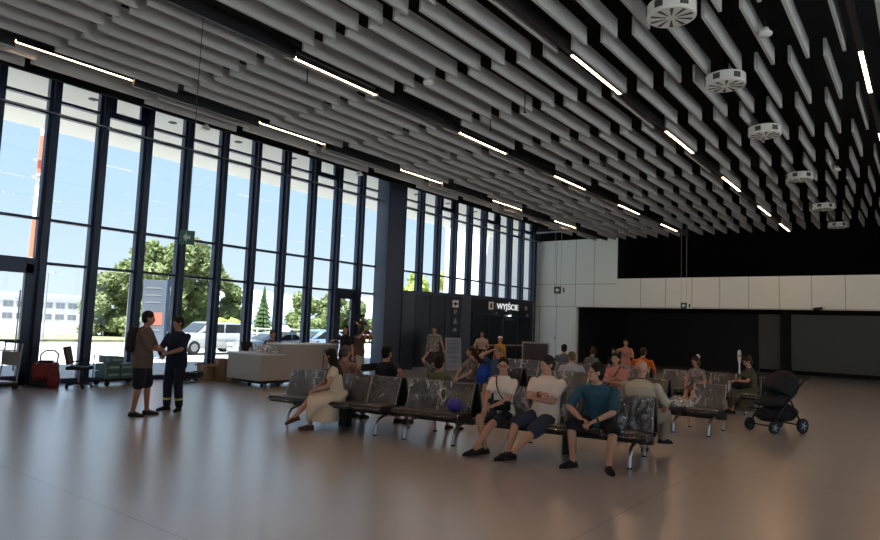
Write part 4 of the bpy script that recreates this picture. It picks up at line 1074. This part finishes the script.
# standing people further away
person('standing man in light patterned shirt before the dark vestibule side', -14.55, 19.05, rad(20), 1.75, sit=False, hair=('short', DK), top=(mat('light_print', (.34, .33, .29), .8, noise=(.14, .15, .14), nscale=16), .6, -.12), bottom=('trousers', (.02, .025, .035)), arms=dict(L=((.42, -.12, .88), (.5, 1, 0))))
def hbag(J): MB().box((-.02, -.24, .86), (.36, .12, .24), bev=.04).build('carried_bag', cmat((.02, .014, .016)), J['t'], smooth=True)
person('standing woman in pale pink top and dark skirt before the vestibule doors', -13.15, 20.1, rad(25), 1.64, True, sit=False, hair=('bob', DK), top=((.55, .42, .36), .3), bottom=('skirt', (.035, .022, .026), .28), extra=hbag, arms=dict(L=((.12, -.24, .95), (1, .5, 0)), R=((-.14, -.24, .95), (-1, .5, 0))))
def cap(J):
    m = MB(); J['hb'](m, (0, .0, .075), (.09, .105, .062), sub=3); J['hb'](m, (0, -.10, .065), (.065, .06, .010), sub=3); link('cap', remesh(m, .008, 1), MT['signwhite'], J['t'], True)
person('child in yellow-orange top and white cap before the vestibule doors', -12.15, 19.75, rad(20), 1.44, True, sit=False, child=True, hair=('bob', BR), top=((.62, .30, .04), .6), bottom=('shorts', (.22, .24, .27)), extra=cap)
person('standing woman in peach top with arms raised to her chest before the dark shutter', -7.45, 19.4, rad(10), 1.56, True, sit=False, hair=('bob', DK), top=((.50, .26, .19), .7), bottom=('trousers', (.30, .15, .11)), arms=dict(L=((.04, -.20, 1.10), (1, .3, -.5)), R=((-.12, -.16, 1.22), (-1, .2, -.4))))
person('child in black standing left of the woman in peach', -7.35, 18.25, rad(10), 1.26, True, sit=False, child=True, hair=('bob', DK), top=((.012, .012, .014), .6), bottom=('shorts', (.02, .02, .025)))
# by the far door: adult with a child on the shoulders, woman beside
person('woman in dark top with long hair standing beside the white desk end', -13.0, 12.95, rad(30), 1.66, True, sit=False, hair=('long', DK), top=((.018, .018, .024), .5), bottom=('trousers', (.05, .07, .12)), arms=dict(R=((-.22, -.26, 1.25), (-1, .3, -.4))))
person('person in dull brown top and pale trousers carrying a child on the shoulders', -13.15, 13.68, rad(100), 1.70, sit=False, hair=('short', BR), top=((.12, .085, .065), .8), bottom=('trousers', (.50, .46, .40)), arms=dict(L=((.17, -.22, 1.48), (1, -.2, -.6)), R=((-.17, -.22, 1.48), (-1, -.2, -.6))))
person('small child riding on the shoulders of the person in pale trousers', -13.10, 13.67, rad(100), 1.0, sit=True, child=True, z0=0, hipz=1.50, hair=('short', DK), skin='tan', top=((.07, .055, .05), .6), bottom=('shorts', (.06, .06, .08), .9), shoes=(.03, .03, .03),
       legs=dict(L=((.12, -.22, 1.22), (.2, -1, .3), 0), R=((-.12, -.22, 1.22), (-.2, -1, .3), 0)), arms=dict(L=((.20, -.20, 1.62), (1, .3, 0)), R=((-.28, -.10, 1.70), (-1, .2, 0))))
person('person in brown patterned top sitting behind the tall counter', -14.98, 11.95, rad(80), 1.70, True, hair=('bun', BR), hipz=.66, lean=10, top=(mat('behind_print', (.06, .045, .04), .8, noise=(.25, .2, .17), nscale=15), .8), bottom=('trousers', (.04, .04, .05)))
t = thing('bar_stool', 'black high stool under the person behind the tall counter', 'stool', (-14.78, 11.9, 0))
MB().lathe([(.02, .50), (.17, .51), (.18, .54), (.16, .565), (.02, .57)], n=18).build('seat', 'black', t)
for k in range(4):
    a = pi/4+pi/2*k; MB().tube([(.10*cos(a), .10*sin(a), .51), (.19*cos(a), .19*sin(a), 0)], .013).build('leg', 'steel', t)
# ------------------------------------------------------------------ outside
struct(MB().box((-22.0, 20, -.14), (10, 140, .16)).build('ground_paving', 'paving'))
struct(MB().box((23, -44.1, -.14), (100, 80, .16)).build('ground_bounce_near', 'paving')).name  # unseen ground added to bounce sunlight in through the near glazing
struct(MB().box((49.2, 45.8, -.14), (80, 99.8, .16)).build('ground_bounce_right', 'paving'))  # also added out of view, bounces light through the right glazing
struct(MB().box((-137, 60, -.18), (220, 420, .16)).build('ground_asphalt', 'asphalt'))
o = MB().box((-50, 40, -.04), (12, 130, .18)).build('grass_verge', 'grass'); tag(o, 'strip of grass verge beneath the trees outside', 'grass', kind='stuff')
o = MB().box((-34.5, 30, -.06), (.4, 130, .22)).build('kerb', 'render'); tag(o, 'long pale kerb across the road outside', 'kerb')
def leaves(m, n, blobs, size, rr):
    for i in range(n):
        c, r = blobs[rr.randrange(len(blobs))]
        d = V((rr.gauss(0, 1), rr.gauss(0, 1), rr.gauss(0, 1))).normalized()
        p = V(c)+V((d.x*r[0], d.y*r[1], d.z*r[2]))*rr.uniform(.75, 1.08)
        a = V((rr.gauss(0, 1), rr.gauss(0, 1), rr.gauss(0, .6))).normalized(); b = a.cross(V((rr.gauss(0, 1), rr.gauss(0, 1), rr.gauss(0, 1)))).normalized()
        s_ = size*rr.uniform(.6, 1.3)
        vs = [m.bm.verts.new(p+a*s_+b*0), m.bm.verts.new(p+b*s_*.55), m.bm.verts.new(p-a*s_), m.bm.verts.new(p-b*s_*.55)]
        m.bm.faces.new(vs)
def tree(label, x, y, h, w, mt='leaf', seed=1, group='trees outside', n=4200, low=.06):
    rr = random.Random(seed); t = thing('tree', label, 'tree', (x, y, 0), 0, group)
    MB().limb([(0, 0, 0), (.05*w, 0, h*.3), (-.03*w, .04*w, h*.6)], [.035*w+.08, .03*w+.06, .05]).build('trunk', 'bark', t)
    blobs = []
    for k in range(16):
        z = h*(low+(.92-low)*rr.random()); q = (z/h-low)/(1-low); rw = w*.5*(sin(pi*min(1, q*.85+.22))**.7)
        a = rr.uniform(0, 2*pi); d = rw*sqrt(rr.random())*.75
        r = w*rr.uniform(.15, .26); blobs.append(((d*cos(a), d*sin(a), min(z, h-r*.8)), (r, r, r*.85)))
    m = MB()
    for c, r in blobs: m.ell(c, tuple(q*.86 for q in r), sub=2)
    for v in m.bm.verts: v.co += V((rr.uniform(-1, 1), rr.uniform(-1, 1), rr.uniform(-1, 1)))*.05*w*.5
    leaves(m, n, blobs, .028*w+.06, rr)
    m.build('foliage', mt, t)
def conifer(label, x, y, h, w, seed):
    rr = random.Random(seed); t = thing('conifer', label, 'tree', (x, y, 0), 0, 'trees outside')
    MB().cone((0, 0, 0), (0, 0, h*.9), .15, .04).build('trunk', 'bark', t)
    m = MB(); L = 11
    for k in range(L):
        z = h*(.10+.86*k/L); r = w*.5*(1-k/L)+.1; nn = 13
        ring = []
        for i in range(nn*2):
            a = pi*i/nn; q = r*(1 if i % 2 else .62)*rr.uniform(.85, 1.1); ring.append(m.bm.verts.new((q*cos(a), q*sin(a), z-r*.18*rr.uniform(.6, 1.4))))
        tip = m.bm.verts.new((0, 0, z+h*.15)); bt = m.bm.verts.new((0, 0, z))
        for i in range(nn*2): m.bm.faces.new((ring[i], ring[(i+1) % (nn*2)], tip)); m.bm.faces.new((ring[(i+1) % (nn*2)], ring[i], bt))
    m.build('foliage', 'leafdark', t)
tree('small bushy tree at the left of the big outdoor tree group', -52, 25.2, 5.0, 4.2, seed=11)
tree('large broad tree behind the standing man in tan, outside', -51, 28.0, 7.8, 6.4, seed=12, n=6500)
tree('large broad tree above the uniformed man, outside', -50, 31.0, 8.4, 6.6, seed=13, n=6500)
tree('rounded tree at the right of the big outdoor tree group', -52, 34.6, 7.0, 5.2, seed=14)
tree('low pale tree between tree group and pointed conifer', -53, 37.5, 5.0, 3.2, seed=15)
o = thing('shrub', 'bright lime-green shrub outside behind the silver car', 'shrub', (-44, 30.6, 0))
rr = random.Random(5); m = MB(); bl = [((rr.uniform(-.5, .5), rr.uniform(-1, 1), rr.uniform(.5, 1.4)), (.6, .6, .5)) for _ in range(8)]
for c, r in bl: m.ell(c, r, sub=2)
leaves(m, 900, bl, .14, rr); m.build('foliage', 'leafyellow', o)
conifer('pointed dark conifer outside behind the white desk', -54, 42.0, 5.2, 2.3, 3)
tree('broad light tree right of the pointed conifer, outside', -52, 45.5, 4.9, 4.6, seed=16)
tree('leafy light tree behind the desk end, outside', -52, 49.5, 5.2, 4.4, seed=17)
tree('leafy tree left of the tall dark pillar, outside', -52, 54.0, 5.6, 5.0, seed=18)
tree('tall lime tree seen right of the dark pillar, outside', -46, 56.5, 8.4, 5.2, 'leafyellow', seed=19)
tree('tall lime tree over the vestibule roof, outside', -44, 60.5, 8.6, 5.4, 'leafyellow', seed=20)
# distant white building
t = thing('office_building', 'long white building with rows of windows, far left outside', 'building', (-150, 48, 0))
MB().box((-6, 0, 1.9), (12, 64, 7.2)).build('walls', 'render', t)
MB().box((-6, 0, 5.55), (12.6, 64.6, .3)).build('roof_edge', 'wing', t)
for z in (3.3, .9):
    for i in range(25):
        f = MB().box((.05, -30+2.5*i, z), (.12, 1.9, 1.25)).build('window', 'boardframe', t)
        MB().box((.09, -30+2.5*i-.45, z), (.08, .8, 1.1)).box((.09, -30+2.5*i+.45, z), (.08, .8, 1.1)).build('pane', 'pane', f)
# chimney
t = thing('chimney', 'tall red and white banded chimney outside', 'chimney', (-140, 53.2, 0))
bnds = [(-1, 2, 'chimred'), (2, 12.3, 'chimwhite'), (12.3, 20, 'chimred'), (20, 29, 'chimwhite'), (29, 36.6, 'chimred'), (36.6, 43, 'chimwhite')]
for a, b_, mt in bnds: MB().cone((0, 0, a), (0, 0, b_), 1.05-.006*a, 1.05-.006*b_, 20).build('chimney_band', mt, t, smooth=False)
for z in (28.2, 31.5): MB().lathe([(1.0, z), (1.7, z+.1), (1.7, z+.25), (1.0, z+.3)], n=18).build('gallery', 'boardframe', t)
MB().tube([(1.05, .6, 0), (1.0, .6, 40)], .1, 6).build('ladder', 'boardframe', t)
# white wing seen through the far panes
struct(MB().box((-22, 36.1, 4.5), (9.6, .3, 9)).build('wall_wing', 'wing'))
# pylon sign
t = thing('pylon_sign', 'tall grey information pylon outside, behind the two standing men', 'sign', (-26, 14.6, 0), rad(-28))
MB().box((0, 0, 1.62), (.2, .92, 3.24), bev=.02).build('panel', 'pylon', t)
MB().box((.0, .52, 1.65), (.22, .12, 3.3)).build('post', 'navy', t)
MB().box((.104, 0, 1.62), (.012, .7, .52)).build('red_panel', mat('pylon_red', (.42, .13, .09), .5), t)
for i, z in enumerate((2.9, 2.6, 2.3, 1.15)): MB().box((.104, -.05, z), (.012, .62, .06)).build('text_line', 'boardframe', t)
# lamp posts and fence
t = thing('street_lamp', 'slim pale lamp post outside left of the pylon', 'street lamp', (-40, 20.8, 0))
MB().cone((0, 0, 0), (0, 0, 7), .09, .05).build('pole', 'boardframe', t); MB().box((.6, 0, 7), (1.3, .12, .08)).build('lamp_head', 'boardframe', t)
t = thing('street_lamp', 'slim lamp post outside before the distant white building', 'street lamp', (-44, 17.6, 0))
MB().cone((0, 0, 0), (0, 0, 4.2), .08, .05).build('pole', 'boardframe', t); MB().box((.5, 0, 4.2), (1.1, .12, .08)).build('lamp_head', 'boardframe', t)
t = thing('fence', 'low pale fence across the road behind the cars', 'fence', (-42, 37, 0))
for i in range(12): MB().box((0, -8+1.6*i, .6), (.08, .08, 1.2)).build('post', 'render', t)
for z in (.35, .75, 1.1): MB().box((0, .8, z), (.05, 17.8, .1)).build('rail', 'render', t)
# cars
def car(label, loc, rz, paint, L=4.5, Hh=1.55, suv=True):
    t = thing('car', label, 'car', loc, rz, None); W = 1.8; hl = L/2
    if suv: side = [(-hl, .45), (-hl+.03, .85), (-hl+.2, 1.0), (-hl+1.15, 1.05), (hl-.3, 1.08), (hl-.02, .95), (hl, .5), (hl-.1, .30), (-hl+.1, .28)]
    else: side = [(-hl, .42), (-hl+.05, .68), (-hl+.35, .80), (-hl+1.25, .90), (hl-1.0, .95), (hl-.15, .92), (hl, .55), (hl-.05, .28), (-hl+.1, .26)]
    b = MB(); b.prism(side, -W/2, W/2, 'X'); bmesh.ops.bevel(b.bm, geom=b.bm.edges[:], offset=.06, segments=3, affect='EDGES'); b.build('car_body', paint, t, smooth=True)
    cab = [(-hl+1.0, 1.0), (-hl+1.75, Hh-.04), (-hl+2.1, Hh), (hl-.75, Hh-.02), (hl-.25, 1.03)] if suv else [(-hl+1.15, .86), (-hl+1.95, Hh-.12), (-hl+2.4, Hh-.08), (hl-1.5, Hh-.12), (hl-.6, .92)]
    b = MB(); b.prism(cab, -W/2+.13, W/2-.13, 'X'); bmesh.ops.bevel(b.bm, geom=b.bm.edges[:], offset=.05, segments=2, affect='EDGES'); cb = b.build('cabin', paint, t, smooth=True)
    c0 = sum(a for a, _ in cab)/len(cab); 
    for s in (-1, 1):
        z0 = 1.05 if suv else .93; zt = Hh-.12 if suv else Hh-.2
        for a0, a1, u0, u1 in ((cab[0][0]+.35, c0-.05, cab[1][0]+.12, c0-.05), (c0+.05, cab[-1][0]-.35, c0+.05, cab[-2][0]-.1)):
            MB().prism([(a0, z0), (u0, zt), (u1, zt), (a1, z0)], s*(W/2-.13)-.012, s*(W/2-.13)+.012, 'X').build('side_window', 'carglass', t)
        for y in (-hl+.8, hl-.85):
            w = MB().wheel((s*(W/2-.1), y, .33), (1, 0, 0), .33, .22, 22).build('wheel', 'rubber', t)
            MB().wheel((s*(W/2-.1), y, .33), (1, 0, 0), .2, .235, 14).build('hubcap', 'steel', w)
        MB().box((s*.62, -hl+.03, .7), (.36, .08, .14), bev=.02).build('headlamp', 'signwhite', t)
        MB().box((s*.68, hl-.03, .82), (.26, .06, .16), bev=.02).build('tail_lamp', 'red', t)
    m = MB(); (a, za), (b2, zb) = cab[0], cab[1]; m.prism([(a+.08, za+.08), (b2-.02, zb-.06), (b2-.05, zb-.04), (a+.03, za+.09)], -W/2+.24, W/2-.24, 'X'); m.build('windscreen', 'carglass', t)
    m = MB(); (a, za), (b2, zb) = cab[-1], cab[-2]; m.prism([(a-.02, za+.12), (b2+.06, zb-.1), (b2+.09, zb-.08), (a+.02, za+.12)], -W/2+.24, W/2-.24, 'X'); m.build('rear_window', 'carglass', t)
    return t
car('silver estate car parked outside right of the uniformed man', (-29.8, 19.9, -.06), rad(2), 'carsilver', 4.6, 1.62)
car('blue-grey saloon parked outside behind the desk', (-26.8, 24.6, -.06), rad(-4), 'carblue', 4.5, 1.5, False)
car('pale silver car parked outside behind the low counter', (-24.2, 19.6, -.06), rad(6), 'carsilver', 4.2, 1.38, False)
# far hill
m = MB(); m.loft([(V((-420, y, 0)), V((0, 0, hh)), V((60, 0, 0))) for y, hh in [(120, 2), (200, 14), (300, 26), (380, 22), (470, 30), (600, 8)]], 20)
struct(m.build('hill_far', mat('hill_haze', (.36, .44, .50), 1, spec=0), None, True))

# ------------------------------------------------------------------ light
w = bpy.data.worlds.new('sky'); sc.world = w; w.use_nodes = True; nt = w.node_tree
bg = nt.nodes['Background']; tc = nt.nodes.new('ShaderNodeTexCoord'); sx = nt.nodes.new('ShaderNodeSeparateXYZ'); rp = nt.nodes.new('ShaderNodeValToRGB')
nt.links.new(tc.outputs['Generated'], sx.inputs[0]); nt.links.new(sx.outputs['Z'], rp.inputs[0]); nt.links.new(rp.outputs[0], bg.inputs['Color'])
e = rp.color_ramp.elements
e[0].position = 0; e[0].color = (.78, .87, .95, 1); e[1].position = .75; e[1].color = (.24, .44, .86, 1)
q = e.new(.16); q.color = (.58, .77, .98, 1)
q = e.new(.34); q.color = (.52, .71, .97, 1)
bg.inputs['Strength'].default_value = SKY
sd = bpy.data.lights.new('sun', 'SUN'); sd.energy = SUN; sd.angle = rad(.6); sd.color = (1, .97, .93)
so = bpy.data.objects.new('sun', sd); COL.objects.link(so)
so.rotation_euler = V((-.12, .50, -1.0)).to_track_quat('-Z', 'Y').to_euler()
vs = sc.view_settings; vs.view_transform = 'Standard'; vs.look = 'None'; vs.gamma = 1; vs.use_curve_mapping = False; vs.exposure = EXPO
cy = sc.cycles
cy.max_bounces = 10; cy.diffuse_bounces = 4; cy.transparent_max_bounces = 24; cy.glossy_bounces = 4
cy.sample_clamp_indirect = 3; cy.sample_clamp_direct = 12; cy.use_light_tree = True; cy.use_denoising = True; cy.use_adaptive_sampling = False; cy.caustics_reflective = False; cy.caustics_refractive = False
